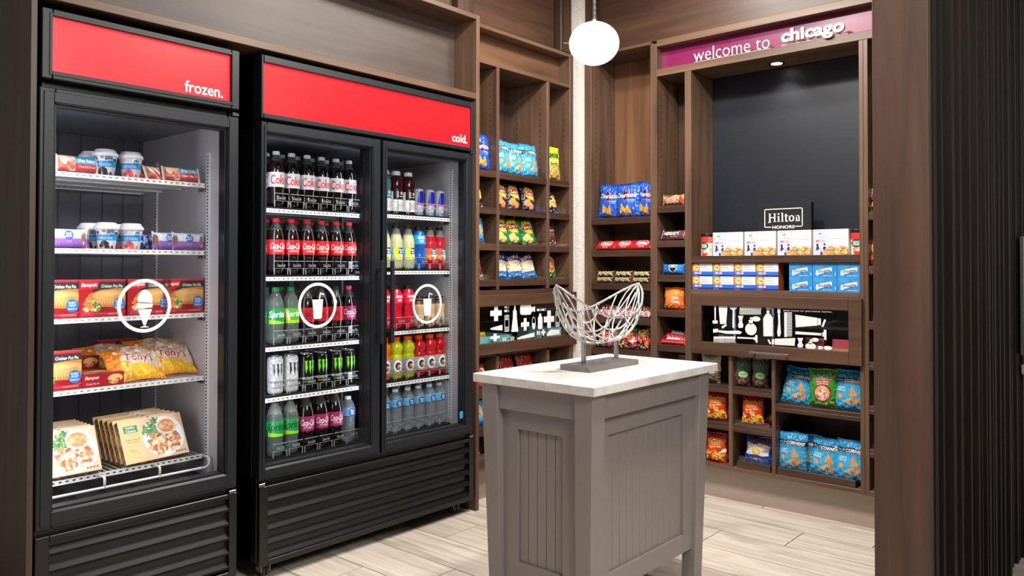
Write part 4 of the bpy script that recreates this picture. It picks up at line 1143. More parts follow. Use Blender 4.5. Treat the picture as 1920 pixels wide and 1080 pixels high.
# vitamin drink
VP = dense([(.001, .002), (.025, 0), (.034, .006), (.0345, .02), (.0345, .112), (.033, .118), (.0345, .125), (.0350, .14), (.034, .155), (.030, .170), (.023, .180), (.0185, .185), (.0185, .188)], 2)
def vit(colr, dark=(18, 16, 18)):
    c = Cv(.95, 60, (238, 238, 238)); c.rect(0, .58, .95, 1, dark); c.text('vitamin', .30, .34, .20, (40, 40, 42), w=.62, rot=PI/2, bold=.02); c.text('water', .31, .86, .16, (240, 240, 240), w=.34, rot=PI/2, bold=.02)
    c.ell(.62, .9, .10, .085, (235, 235, 235)); c.rect(.45, .72, .85, .75, (230, 230, 230)); c.text('vitamin', .72, .34, .15, (80, 80, 82), w=.5, rot=PI/2)
    return bottle('vitamin_bottle', VP, lambda z: (*s2l(colr), .9), (.0205, .1865, .2065), (228, 229, 230), c, (.012, .108), 1.9, lback=(226, 226, 226))
b_vit = vit((58, 12, 24)); b_vteal = vit((70, 130, 140), (60, 130, 140))
# conical juice bottle
MP = dense([(.001, .002), (.024, 0), (.0325, .006), (.0335, .02), (.0335, .128), (.032, .138), (.026, .162), (.019, .186), (.0165, .196), (.0165, .2)], 2)
def juice(colr, a, lab_):
    return bottle('juice_bottle', MP, lambda z: (*s2l(colr if z < .163 else (190, 190, 186)), a if z < .163 else .25), (.018, .198, .214), (24, 24, 26), lab_, (.045, .104), 2.2, lback=(120, 180, 220))
def mm(bg, blob):
    c = Cv(1.25, 60, bg); c.rect(0, 0, 1.25, .45, (236, 226, 200)); c.blobs(16, 0, 1.25, 0, .42, blob, .08, .16, 4, 1.3); c.ell(.36, .72, .26, .32, blob[0]); c.rect(.55, .5, 1.12, .97, (18, 18, 18)); c.text('Minute', .83, .82, .17, (250, 250, 250), w=.48, bold=.05); c.text('Maid', .83, .62, .16, (250, 250, 250), w=.36, bold=.05); return c
b_lem = juice((212, 212, 170), .8, mm((90, 180, 224), [(250, 230, 30), (250, 240, 120), (120, 190, 230)]))
b_pun = juice((188, 18, 38), .85, mm((120, 180, 224), [(232, 90, 60), (240, 170, 60), (220, 60, 50)]))
# waisted sports bottle with black cap
PP = dense([(.001, .002), (.024, 0), (.033, .006), (.034, .02), (.033, .06), (.030, .085), (.033, .105), (.0355, .125), (.0355, .150), (.033, .168), (.026, .182), (.019, .190), (.018, .194)], 2)
def powr(colr, lcol):
    c = Cv(1.5, 56, lcol); c.text('POWER', .75, .72, .26, (250, 250, 250), w=.8, bold=.06); c.text('ADE', .75, .36, .26, (250, 250, 250), w=.5, bold=.06); c.noise(6, 2)
    return bottle('sports_bottle', PP, lambda z: (*s2l(colr), .88), (.0195, .191, .210), (20, 20, 22), c, (.122, .168), 1.9, lback=lcol)
b_pblue = powr((20, 90, 190), (30, 160, 210)); b_pred = powr((206, 20, 50), (214, 30, 60))
# coffee glass bottle
FP = dense([(.001, .002), (.022, 0), (.0275, .006), (.0275, .04), (.029, .07), (.0295, .095), (.0285, .110), (.024, .122), (.020, .130), (.020, .137)], 2)
c = Cv(1.2, 50, (206, 172, 128)); c.ell(.6, .75, .42, .3, (228, 200, 160)); c.poly([(.2, 0), (.6, .1), (.5, .8), (.34, .5)], (40, 26, 20)); c.poly([(.6, 0), (1.0, .1), (.8, .66), (.7, .4)], (190, 120, 50)); c.rect(.62, .16, .98, .2, (240, 235, 225)); c.rect(.62, .28, .98, .32, (240, 235, 225)); c.text('coffee', .6, .5, .13, (240, 235, 225), w=.5)
b_frap = bottle('coffee_bottle', FP, lambda z: (*s2l((206, 172, 130) if z < .112 else (96, 58, 34)), .95), (.0215, .134, .150), (44, 28, 24), c, (.008, .062), 2.4, lback=(200, 164, 118))
MB().lathe([(.0218, .1385), (.0218, .1405)], 20).build('cap_band', mat('cap_white', (220, 216, 210), .4), b_frap, local=True); reg(b_frap)
# cans
def can(name, r, h, cv, base, ang=2.8, rot=0):
    t = bpy.data.objects.new(name, None); COL.objects.link(t); t.empty_display_size = .02; ORG[t.name] = (0, 0, 0)
    pf = [(r*.80, .0), (r*.86, .001), (r, .008), (r, h-.014), (r*.86, h-.003)]
    m = MB().lathe(pf, 28, cols=[lc(base)]*5); labelgrid(m, cv, pf, .008, h-.014, ang, rot=rot, off=.0004); m.build('body', CAN, t, smooth=True, local=True)
    al = mat('can_lid', (196, 198, 202), .28, metal=.9)
    MB().lathe([(r*.86, h-.003), (r*.87, h), (r*.82, h), (r*.80, h-.004), (.001, h-.004)], 28).build('lid', al, t, smooth=False, local=True)
    MB().box(-.006, .006, -.012, .004, h-.0038, h-.0024).build('tab', al, t, local=True)
    return reg(t)
def claws(c, x, y, s, col):
    for i, dx in enumerate((-.11, 0, .11)):
        x0 = x+dx*s*3.0; L = (.9, 1.0, .85)[i]*s
        c.poly([(x0-.10*s, y+.5*s), (x0+.12*s, y+.52*s), (x0+.10*s, y+.2*s), (x0+.16*s, y), (x0+.07*s, y-.25*s), (x0+.05*s, y-.5*L), (x0-.02*s, y-.2*s), (x0-.06*s, y+.05*s), (x0-.04*s, y+.3*s)], col)
c = Cv(.74, 64, (14, 15, 15)); claws(c, .37, .66, .42, (120, 220, 30)); c.text('MONSTER', .37, .32, .075, (225, 228, 225), w=.5, bold=.03); c.text('ENERGY', .37, .22, .05, (120, 220, 30), w=.34)
cn_green = can('energy_can', .0325, .157, c, (14, 15, 15))
c = Cv(.74, 64, (196, 198, 200)); c.noise(14, 5); c.blobs(80, 0, .74, 0, 1, [(226, 228, 230), (170, 172, 176)], .01, .025, 3, 2, al=.7); claws(c, .37, .66, .42, (60, 62, 66)); c.text('MONSTER', .37, .32, .075, (40, 42, 46), w=.5, bold=.03); c.text('ZERO ULTRA', .37, .15, .05, (30, 30, 34), w=.46, bold=.04)
cn_white = can('energy_can', .0325, .157, c, (200, 202, 204))
c = Cv(.72, 56, (190, 194, 204)); c.poly([(.12, .42), (.22, 1), (.62, 1), (.52, .42)], (24, 40, 190)); c.poly([(.40, 0), (.62, 0), (.62, .40), (.50, .40)], (24, 40, 170)); c.text('Red', .32, .44, .14, (230, 50, 70), w=.3, bold=.05); c.text('Bull', .5, .36, .1, (230, 80, 90), w=.2, bold=.04); c.rect(.1, .03, .4, .07, (24, 40, 170))
cn_blue = can('slim_energy_can', .0262, .134, c, (180, 186, 200))

# ---------------------------------------------------------------- chip bag prints
def tri(c, x, y, s, rot, col):
    p = [(x+s*math.cos(rot+k), y+s*math.sin(rot+k)) for k in (PI/2, PI/2+2.25, PI/2-2.25)]
    c.poly(p, tuple(v*.78 for v in col)); c.poly([(a*.93+x*.07, b*.93+y*.07+.004) for a, b in p], col)
    R = random.Random(int(x*900)); 
    for i in range(14):
        a, b = R.uniform(-.5, .5)*s, R.uniform(-.5, .4)*s
        c.ell(x+a, y+b, s*.06, s*.05, tuple(v*R.choice((.8, 1.12)) if v*1.12 < 255 else v*.85 for v in col), .6)
def cv_doritos():
    c = Cv(.86, 92, (20, 84, 190)); c.rect(0, .0, .86, .06, (18, 60, 150)); c.rect(0, .94, .86, 1, (18, 60, 150)); c.noise(9, 1); c.ell(.43, .5, .4, .4, (30, 110, 220), .5, soft=True)
    c.poly([(.30, .80), (.72, .64), (.36, .46)], (230, 60, 40)); c.poly([(.32, .775), (.68, .64), (.375, .495)], (16, 26, 60)); c.poly([(.36, .72), (.60, .64), (.40, .55)], (20, 60, 140))
    c.otext('Doritos', .43, .635, .13, (252, 252, 252), (14, 20, 50), .010, w=.68, bold=.05, shear=.12)
    c.text('COOL RANCH', .60, .49, .034, (230, 240, 250), w=.26, bold=.04); c.text('FLAVORED', .6, .44, .026, (200, 220, 240), w=.2, bold=.03)
    tri(c, .30, .26, .17, .35, (240, 168, 50)); tri(c, .50, .22, .17, -.1, (236, 156, 40)); return c
def cv_pop():
    c = Cv(.80, 92, (52, 160, 214)); c.noise(7, 2); c.ell(.4, .3, .4, .35, (96, 190, 230), .45, soft=True); c.rect(0, .66, .8, .80, (26, 34, 46)); c.rect(0, .80, .8, 1, (46, 148, 204))
    c.text('POP', .16, .73, .07, (90, 180, 220), w=.19, bold=.05, shear=.1); c.text('CORNERS', .51, .735, .078, (250, 250, 250), w=.48, bold=.06, shear=.12); c.rect(.06, .675, .74, .682, (220, 225, 230))
    c.text('WHITE', .20, .55, .055, (235, 245, 250), w=.22, bold=.02); c.text('CHEDDAR', .20, .485, .045, (235, 245, 250), w=.24, bold=.03)
    tri(c, .50, .46, .15, .2, (222, 160, 92)); tri(c, .56, .26, .15, 1.1, (214, 148, 84)); tri(c, .40, .22, .12, -.7, (228, 172, 104)); c.ell(.18, .34, .07, .06, (224, 164, 96)); return c
def cv_lays(bg, ban, pot, word="Lay's", flav='BARBECUE', green=False):
    c = Cv(.80, 84, bg); c.noise(6, 3); c.ell(.42, .68, .30, .25, (244, 190, 30)); c.ell(.42, .68, .26, .21, (250, 208, 50))
    c.poly([(.10, .64), (.22, .76), (.70, .74), (.76, .66), (.66, .56), (.20, .56)], ban); c.text(word, .43, .655, .16, (250, 248, 245), w=.46, bold=.06, shear=.15)
    c.text(flav, .54, .44, .045, (245, 245, 245), w=.34, bold=.04); c.text('FLAVORED', .56, .38, .03, (225, 225, 225), w=.2)
    c.ell(.22, .30, .17, .13, tuple(v*.8 for v in pot), rot=.4); c.ell(.22, .31, .155, .115, pot, rot=.4); c.ell(.40, .17, .17, .12, tuple(v*.85 for v in pot), rot=-.3); c.ell(.41, .18, .15, .1, tuple(min(255, v*1.08) for v in pot), rot=-.3)
    return c
def cv_ruffles(style=0):
    c = Cv(.86, 88, (24, 70, 150)); c.noise(7, 4)
    if style == 0:
        c.rect(0, .28, .86, .68, (222, 216, 200)); c.blobs(60, 0, .86, .3, .66, [(236, 228, 208), (206, 190, 160), (240, 226, 180)], .03, .07, 5, 1.6); c.rect(0, 0, .86, .27, (50, 130, 200))
        for i in range(12): c.poly([(i*.075, .27), (i*.075+.037, .22), (i*.075+.075, .27)], (20, 50, 120))
        c.rect(0, .68, .86, 1, (22, 44, 110)); c.otext('RUFFLES', .43, .80, .12, (214, 40, 50), (245, 245, 245), .009, w=.66, bold=.05, rot=.12); c.text('ORIGINAL', .43, .14, .05, (240, 245, 250), w=.4, bold=.04)
    else:
        c.rect(0, 0, .86, 1, (26, 66, 160)); c.otext('RUFFLES', .43, .86, .13, (70, 20, 50), (190, 60, 80), .008, w=.7, bold=.06)
        c.poly([(.06, .34), (.1, .74), (.3, .70), (.5, .74), (.8, .70), (.78, .36), (.6, .32), (.4, .36), (.2, .31)], (238, 236, 230)); c.ell(.16, .68, .07, .05, (236, 196, 90)); c.ell(.5, .7, .09, .06, (236, 200, 100)); c.ell(.40, .46, .15, .12, (226, 180, 70)); c.ell(.40, .47, .11, .085, (240, 208, 110)); c.poly([(.52, .46), (.8, .62), (.78, .44)], (200, 205, 215)); c.text('CHEDDAR', .66, .5, .04, (40, 50, 90), w=.16, bold=.04); c.text('ORIGINAL', .42, .2, .06, (235, 240, 250), w=.34, bold=.05)
    return c
def cv_funyuns():
    c = Cv(.78, 84, (226, 214, 24)); c.noise(6, 6); c.otext('FUNYUNS', .39, .72, .15, (20, 120, 50), (16, 40, 16), .010, w=.62, bold=.06, shear=-.1); c.poly([(.1, .58), (.7, .60), (.66, .52), (.14, .52)], (250, 236, 120)); c.ell(.42, .27, .30, .24, (30, 30, 12)); c.ell(.42, .27, .28, .22, (200, 160, 60))
    R = random.Random(3)
    for i in range(15):
        x, y = .42+R.uniform(-.2, .2), .27+R.uniform(-.15, .15); c.ell(x, y, .065, .05, (150, 96, 34)); c.ell(x, y, .055, .042, (236, 206, 140)); c.ell(x, y, .026, .018, (140, 96, 40))
    c.ell(.3, .5, .10, .06, (30, 140, 60)); c.ell(.32, .53, .07, .04, (250, 250, 240)); return c
def cv_gold(word='Kettle'):
    c = Cv(.80, 80, (22, 18, 14)); c.noise(6, 7); c.text(word, .42, .80, .12, (226, 190, 100), w=.5, bold=.03, shear=.2); c.ell(.42, .70, .2, .02, (226, 190, 100)); c.rect(.12, .30, .72, .62, (214, 176, 84)); c.rect(.15, .33, .69, .59, (240, 206, 120)); c.blobs(16, .2, .64, .36, .56, [(226, 180, 90), (250, 226, 150), (200, 150, 70)], .04, .07, 2)
    c.text('SEA SALT', .42, .24, .05, (240, 220, 160), w=.4); c.blobs(70, 0, .8, 0, .12, [(240, 240, 238), (190, 190, 190), (60, 58, 56)], .008, .02, 3); return c
def cv_goldcorn():
    c = Cv(.80, 80, (20, 16, 16)); c.noise(5, 8); c.blobs(30, .1, .7, .68, .95, [(190, 150, 80), (60, 46, 30), (30, 24, 18)], .02, .05, 5); c.poly([(.04, .22), (.3, .66), (.56, .78), (.66, .5), (.78, .2), (.4, .34)], (222, 186, 104)); c.blobs(26, .15, .7, .25, .6, [(246, 220, 150), (190, 146, 70), (236, 200, 120), (40, 30, 20)], .02, .06, 9); c.text('crunch', .45, .45, .07, (30, 22, 16), w=.34, bold=.04); c.blobs(60, 0, .8, 0, .14, [(220, 215, 210), (60, 56, 54)], .01, .02, 6); return c
def cv_blue2():
    c = Cv(.80, 76, (70, 160, 206)); c.noise(8, 9); tri(c, .36, .62, .22, .3, (226, 180, 120)); tri(c, .52, .42, .18, 1.0, (218, 160, 96)); tri(c, .26, .36, .14, 2.2, (232, 190, 130)); c.rect(0, 0, .8, .16, (40, 120, 190)); c.rect(0, .86, .8, 1, (26, 40, 60)); return c
def cv_brown():
    c = Cv(.80, 76, (84, 48, 34)); c.noise(6, 10); c.rect(0, .72, .8, 1, (54, 30, 24)); c.text('BEANS', .40, .64, .09, (236, 216, 196), w=.5, bold=.04); c.text('crunchy snack', .4, .50, .05, (226, 196, 170), w=.46); c.rect(0, .40, .8, .44, (150, 90, 60)); c.blobs(60, 0, .8, 0, .2, [(226, 222, 220), (150, 110, 96), (96, 60, 46)], .012, .03, 4); return c
def cv_choc():
    c = Cv(.80, 76, (40, 96, 44)); c.noise(7, 11); c.rect(0, .66, .8, 1, (70, 26, 26)); c.ell(.4, .52, .27, .30, (226, 176, 120)); c.ell(.4, .52, .22, .25, (180, 90, 50)); c.text('LL', .4, .52, .2, (246, 226, 190), w=.14, bold=.05); c.blobs(60, 0, .8, 0, .22, [(70, 150, 70), (200, 220, 200), (30, 80, 40)], .012, .03, 4); return c
def cv_hot(word='Cheetos', seed=1):
    c = Cv(.78, 92, (196, 40, 26)); c.noise(8, seed); c.rect(0, .82, .78, 1, (170, 34, 24)); c.ell(.39, .55, .5, .22, (232, 90, 24), .7, soft=True)
    c.blobs(46, .02, .76, .06, .42, [(244, 196, 40), (250, 220, 70), (226, 150, 30), (240, 120, 30), (250, 240, 200), (200, 60, 24)], .03, .06, seed+3, 2.4)
    c.otext(word, .40, .74, .15, (16, 12, 10), (250, 200, 60), .012, w=.64, bold=.05, shear=.1, rot=.06); c.text('CRUNCHY', .40, .61, .055, (252, 200, 50), w=.42, bold=.05, rot=.08); c.text("Flamin' Hot", .38, .53, .075, (250, 236, 220), w=.46, bold=.04, shear=.3, rot=.1); c.rect(0, 0, .78, .05, (190, 20, 40)); return c
def cv_redblack():
    c = Cv(.80, 84, (150, 26, 20)); c.noise(8, 5); c.blobs(30, .05, .75, .7, .98, [(120, 16, 14), (180, 50, 30)], .03, .08, 3, al=.6); c.otext('Cheetos', .45, .46, .16, (20, 10, 8), (214, 130, 40), .012, w=.56, bold=.05, rot=.2); c.blobs(50, .1, .75, .2, .42, [(20, 12, 8), (214, 130, 40), (120, 30, 16)], .015, .05, 6); c.blobs(30, 0, .8, 0, .22, [(230, 170, 50), (220, 110, 30)], .03, .06, 4); return c
def cv_yelred():
    c = Cv(.8, 72, (196, 54, 30)); c.blobs(60, .05, .75, .3, .8, [(244, 176, 60), (250, 220, 130), (250, 246, 236), (220, 90, 40)], .03, .08, 2); c.text('NUTS', .42, .4, .12, (230, 40, 40), w=.5, bold=.06); c.noise(6, 2); return c
def cv_tost():
    c = Cv(.78, 100, (60, 150, 50)); c.noise(8, 12)
    for i in range(16):
        for j in range(3):
            if (i+j) % 2: c.rect(i*.049, .90+j*.034, i*.049+.049, .934+j*.034, (150, 160, 60), .6)
    c.otext('TOSTITOS', .40, .77, .105, (14, 16, 14), (230, 240, 220), .008, w=.60, bold=.06); c.ell(.42, .83, .02, .016, (230, 60, 40)); c.ell(.455, .835, .018, .014, (240, 190, 60))
    c.rect(.20, .62, .62, .70, (206, 50, 50)); c.text('SALSA VERDE', .41, .66, .042, (250, 235, 230), w=.36, bold=.04); c.rect(.26, .585, .56, .62, (240, 190, 170)); c.ell(.40, .37, .235, .225, (30, 14, 12)); c.ell(.40, .37, .222, .212, (190, 70, 50)); c.ell(.40, .37, .20, .19, (236, 180, 150))
    c.blobs(24, .25, .55, .25, .5, [(246, 206, 180), (226, 150, 110), (250, 226, 206), (206, 110, 70)], .02, .05, 5, inside=lambda x, y: (x-.4)**2+(y-.37)**2 < .03); c.blobs(26, .56, .76, .06, .26, [(20, 60, 30), (110, 120, 40), (206, 170, 60), (40, 100, 40)], .015, .03, 5); c.text('TORTILLA CHIPS', .36, .11, .03, (240, 246, 230), w=.34, bold=.03); return c
def cv_gummy(word, col):
    c = Cv(.8, 84, (16, 12, 16)); c.text(word, .42, .86, .1, (206, 226, 40), w=.6, bold=.06, rot=.16)
    c.blobs(70, .15, .75, .2, .78, [(226, 40, 50), (230, 30, 110), (240, 120, 60), (120, 40, 140), (240, 190, 60), (250, 240, 236), (200, 24, 40)]+col, .025, .06, 3, 2, al=.95); c.blobs(26, .1, .75, .03, .2, [(250, 250, 240), (210, 220, 50), (240, 60, 70), (30, 26, 30)], .02, .04, 8); return c
def cv_seed():
    c = Cv(.62, 64, (196, 188, 172)); c.rect(0, 0, .62, .42, (110, 92, 80)); c.blobs(90, 0, .62, 0, .4, [(150, 120, 96), (80, 60, 50), (190, 160, 130), (60, 46, 40)], .015, .035, 7); c.noise(6, 3); c.rect(0, .90, .62, 1, (170, 160, 146)); c.ell(.31, .50, .17, .19, (70, 124, 60)); c.ell(.31, .56, .10, .08, (30, 90, 50)); c.poly([(.13, .46), (.49, .46), (.44, .34), (.31, .305), (.18, .34)], (176, 206, 150)); c.rect(.2, .41, .42, .43, (60, 80, 60)); return c
def cv_seed2():
    c = Cv(.55, 60, (84, 88, 84)); c.rect(0, 0, .55, .42, (86, 66, 56)); c.blobs(90, 0, .55, 0, .42, [(150, 110, 90), (70, 50, 42), (176, 140, 120), (50, 36, 32)], .015, .035, 7); c.rect(0, .93, .55, 1, (140, 144, 140)); c.ell(.28, .54, .15, .15, (30, 96, 50)); c.ell(.28, .40, .16, .11, (170, 206, 150)); c.rect(.18, .39, .38, .41, (60, 90, 60)); c.noise(6, 4); return c
def cv_orange():
    c = Cv(.98, 76, (236, 112, 34)); c.noise(8, 13); c.ell(.3, .55, .3, .35, (250, 176, 110), .6, soft=True); c.ell(.62, .75, .26, .2, (250, 180, 40), .8, soft=True); c.ell(.3, .2, .2, .1, (244, 150, 50), .8, soft=True); c.text('Hot', .62, .53, .14, (250, 246, 240), w=.3, bold=.05); c.text('Fries', .64, .36, .14, (250, 246, 240), w=.34, bold=.05); c.rect(0, 0, .98, .08, (200, 60, 30)); return c
def cv_tony():
    c = Cv(1.35, 110, (240, 140, 30)); c.noise(8, 14); c.poly([(.35, .22), (.32, .6), (.5, .86), (.9, .95), (1.35, .9), (1.35, .3), (1.1, .2)], (226, 206, 190)); c.blobs(40, .45, 1.3, .55, .95, [(236, 220, 206), (214, 190, 172), (226, 200, 184)], .04, .09, 3); c.poly([(.3, .05), (.3, .34), (.7, .42), (1.15, .34), (1.35, .05)], (246, 190, 40)); c.blobs(26, .3, .5, .08, .5, [(250, 210, 90), (240, 170, 60)], .03, .05, 4)
    c.otext("Tony's", .80, .56, .30, (206, 40, 34), (250, 244, 236), .016, w=.74, bold=.05, shear=.1, rot=-.03); c.ell(.28, .8, .05, .04, (250, 246, 240)); return c
def cv_bar(bg1, bg2, word, col, ends, art=None):
    c = Cv(2.6, 96, bg1); c.rect(0, 0, 2.6, .36, bg2); c.noise(7, 4)
    if art: art(c)
    c.text(word, 1.45, .58, .5, col, w=1.3, bold=.05, shear=.15); c.rect(0, 0, .18, 1, ends); c.rect(2.42, 0, 2.6, 1, ends); return c

# ---------------------------------------------------------------- the prints in use
g_dor = bag(cv_doritos(), .165, .200, .06, 1, (20, 70, 160))
g_dor2 = bag(cv_doritos(), .160, .205, .055, 7, (20, 70, 160))
g_pop = bag(cv_pop(), .150, .188, .055, 2, (46, 140, 196)); g_pop2 = bag(cv_pop(), .152, .182, .06, 9, (46, 140, 196), wr=1.35)
g_lbq = bag(cv_lays((30, 26, 30), (190, 40, 60), (236, 140, 80)), .120, .152, .05, 3, (30, 26, 30))
g_lgr = bag(cv_lays((26, 120, 60), (170, 40, 50), (232, 196, 110), flav='SOUR CREAM'), .126, .155, .05, 4, (24, 110, 56))
g_ruf = bag(cv_ruffles(0), .122, .148, .05, 5, (24, 60, 140)); g_ruf2 = bag(cv_ruffles(1), .150, .142, .055, 6, (24, 60, 140))
g_fun = bag(cv_funyuns(), .150, .200, .05, 8, (210, 200, 20)); g_gld = bag(cv_gold(), .120, .150, .045, 10, (30, 24, 18)); g_gc = bag(cv_goldcorn(), .125, .142, .045, 11, (30, 24, 18))
g_bl2 = bag(cv_blue2(), .120, .155, .05, 12, (40, 120, 180)); g_br = bag(cv_brown(), .118, .142, .045, 13, (80, 46, 34)); g_ch = bag(cv_choc(), .112, .150, .045, 14, (40, 80, 40))
g_hot = bag(cv_hot(), .116, .150, .05, 15, (180, 36, 26)); g_hot2 = bag(cv_hot(seed=9), .118, .152, .05, 16, (180, 36, 26), wr=1.3)
g_rb = bag(cv_redblack(), .140, .168, .05, 17, (130, 24, 20)); g_yr = bag(cv_yelred(), .11, .12, .04, 18, (190, 50, 30)); g_tost = bag(cv_tost(), .142, .186, .055, 19, (50, 130, 46))
g_gm1 = bag(cv_gummy('nerds', []), .125, .128, .04, 20, (20, 16, 20), name='candy_bag'); g_gm2 = bag(cv_gummy('Sour fun', [(220, 220, 40)]), .120, .134, .04, 21, (20, 16, 20), name='candy_bag')
g_seed = bag(cv_seed(), .105, .150, .055, 22, (190, 180, 166), m=printmat('printed_matte', .6), name='seed_pouch', pinch=.0, wr=.6); g_seed2 = bag(cv_seed2(), .082, .150, .05, 23, (80, 84, 80), name='seed_pouch', pinch=.0, wr=.6)
g_or = bag(cv_orange(), .128, .122, .05, 24, (226, 100, 30)); g_tony = bag(cv_tony(), .205, .150, .05, 25, (240, 140, 30), name='frozen_pizza_bag', wr=1.6)
# boxes
def cv_meal():
    c = Cv(1.42, 128, (236, 236, 238)); c.rect(.04, .14, .62, .94, (70, 100, 130)); c.rect(.055, .155, .605, .925, (224, 232, 236)); c.rect(.07, .17, .59, .91, (236, 240, 242))
    c.text('MY', .33, .83, .11, (30, 160, 150), w=.22, bold=.03); c.text('OWN', .33, .69, .11, (232, 130, 60), w=.36, bold=.03); c.text('MEAL', .33, .55, .11, (206, 50, 110), w=.44, bold=.03)
    n = (30, 44, 120)
    c.ell(.17, .40, .05, .055, n); c.ell(.18, .36, .045, .09, n); c.poly([(.10, .18), (.13, .32), (.22, .32), (.28, .24), (.26, .21), (.21, .24), (.2, .18)], n); c.ell(.46, .41, .045, .05, n); c.poly([(.38, .24), (.42, .33), (.52, .33), (.57, .18), (.44, .18), (.43, .22), (.38, .26)], n); c.rect(.31, .22, .325, .36, (150, 60, 60)); c.rect(.27, .2, .37, .22, (110, 130, 150))
    for y, w_, t_ in ((.90, .62, 'PASTA WITH'), (.79, .40, 'GARDEN'), (.68, .62, 'VEGETABLES')): c.text(t_, .70+w_/2, y, .06, (206, 170, 176), w=w_, bold=.01)
    c.rect(.70, .62, 1.3, .632, (200, 90, 100)); c.rect(.70, .52, 1.2, .528, (200, 200, 206)); c.rect(.70, .46, 1.2, .466, (200, 200, 206)); c.rect(.70, .38, .86, .40, (110, 110, 120)); c.rect(.04, .02, .3, .11, (206, 212, 228)); c.ell(.34, .06, .06, .07, (50, 60, 140))
    ins = lambda x, y: y < .36*math.sqrt(max(0, 1-((x-1.05)/.75)**2))
    c.poly([(.38, 0)]+[(1.05-.68*math.cos(PI*k/20), .34*math.sin(PI*k/20)) for k in range(21) if 1.05-.68*math.cos(PI*k/20) < 1.42]+[(1.42, .28), (1.42, 0)], (216, 150, 90)); c.blobs(150, .40, 1.42, 0, .34, [(232, 176, 110), (244, 206, 140), (206, 120, 66), (250, 226, 180), (200, 90, 50), (120, 130, 60)], .014, .03, 4, 3, inside=ins); return c
def cv_det():
    c = Cv(1.72, 84, (236, 236, 238)); c.rect(0, .40, .62, 1, (240, 130, 40)); c.ell(.33, .70, .24, .25, (250, 220, 70)); c.ell(.33, .70, .19, .20, (250, 240, 180)); c.text('Tide', .33, .70, .2, (20, 36, 90), w=.34, bold=.06, shear=.2, rot=.1); c.rect(0, .14, 1.72, .40, (40, 110, 210)); c.rect(0, 0, 1.72, .14, (24, 50, 140)); c.rect(.05, .03, .5, .10, (90, 110, 190))
    for y, w_ in ((.88, .6), (.72, .55), (.56, .75)): c.rect(.72, y-.02, .72+w_, y+.02, (150, 150, 158))
    for i, q in enumerate(((120, 160, 226), (236, 240, 246), (244, 170, 150), (244, 150, 140), (236, 240, 246))): c.rect(.12+i*.13, .20, .23+i*.13, .34, q)
    return c
def cv_sof():
    c = Cv(1.66, 96, (46, 140, 208)); c.noise(6, 5); c.ell(.4, .9, .5, .5, (90, 176, 226), .5, soft=True); c.poly([(.22, .22), (.26, .5), (.6, .58), (.9, .64), (1.3, .72), (1.32, .45), (1.0, .34), (.5, .26), (.3, .12)], (240, 248, 252)); c.text('Snuggle', .80, .43, .34, (30, 34, 90), w=.92, bold=.06, shear=.15, rot=.06); c.text('dryer sheets', 1.0, .12, .09, (226, 240, 250), w=.6); c.text('2', 1.55, .24, .16, (250, 250, 250), w=.08, bold=.04); return c
def cv_pie():
    c = Cv(1.28, 116, (176, 20, 38)); c.noise(5, 6); c.poly([(.36, .66), (.46, .93), (1.28, .93), (1.28, .66)], (50, 46, 50)); c.poly([(.02, .72), (.06, .95), (.56, .95), (.50, .76)], (214, 30, 46)); c.text('Banquet', .29, .845, .13, (252, 246, 240), w=.42, bold=.04, shear=.25, rot=.03); c.text('Chicken Pot Pie', .90, .82, .085, (245, 245, 245), w=.58, bold=.03)
    c.ell(.72, .20, .64, .13, (200, 60, 70)); c.ell(.72, .22, .60, .11, (150, 20, 36)); pts = [(.18, .46), (.3, .62), (.6, .72), (1.0, .76), (1.28, .76), (1.28, .30), (.9, .26), (.5, .28), (.26, .38)]; c.poly(pts, (196, 128, 62)); c.ell(.86, .56, .48, .15, (222, 168, 98), 1, soft=False); c.ell(.78, .60, .34, .08, (236, 192, 126), .8, soft=True); c.ell(1.1, .5, .2, .1, (206, 140, 70), .8, soft=True)
    for i in range(15): c.ell(.22+i*.07, .44-.012*min(i, 8)+.004*i, .022, .045, (232, 178, 104))
    c.blobs(26, .18, .62, .16, .40, [(250, 214, 150), (246, 180, 110), (240, 130, 60), (90, 140, 50), (250, 230, 190)], .025, .05, 6); c.ell(1.10, .33, .16, .17, (30, 120, 200)); c.text('FLAKY', 1.10, .40, .055, (240, 248, 252), w=.19, bold=.05); c.text('CRUST', 1.10, .33, .05, (240, 248, 252), w=.19, bold=.05); c.text('SCRATCH', 1.10, .24, .04, (240, 248, 252), w=.22, bold=.05)
    for i in range(3): c.rect(.10+i*.1, .05, .18+i*.1, .13, (220, 110, 120)); c.rect(.112+i*.1, .062, .168+i*.1, .118, (176, 20, 38))
    c.rect(.8, .06, 1.2, .10, (200, 120, 100)); c.rect(0, .965, 1.28, 1, (200, 60, 70)); return c
def cv_pietop():
    c = Cv(1.0, 60, (176, 20, 38)); c.text('Banquet', .32, .75, .2, (250, 240, 236), w=.5, bold=.04, shear=.2); c.ell(.72, .4, .30, .24, (236, 190, 110)); c.blobs(10, .5, .9, .2, .5, [(246, 180, 110), (90, 140, 50), (240, 130, 60)], .03, .06, 3); return c
def cv_pieend():
    c = Cv(2.6, 96, (170, 20, 38)); c.text('Banquet', .62, .66, .30, (250, 240, 236), w=.85, bold=.04, shear=.25); c.text('Chicken Pot Pie', .66, .24, .14, (236, 220, 220), w=.8); c.poly([(1.5, .3), (1.62, .72), (2.5, .9), (2.5, .3)], (150, 24, 40)); c.ell(2.05, .55, .46, .30, (236, 196, 120)); c.blobs(14, 1.7, 2.3, .15, .5, [(246, 180, 110), (90, 50, 40), (240, 150, 90), (140, 40, 30)], .05, .1, 3); return c
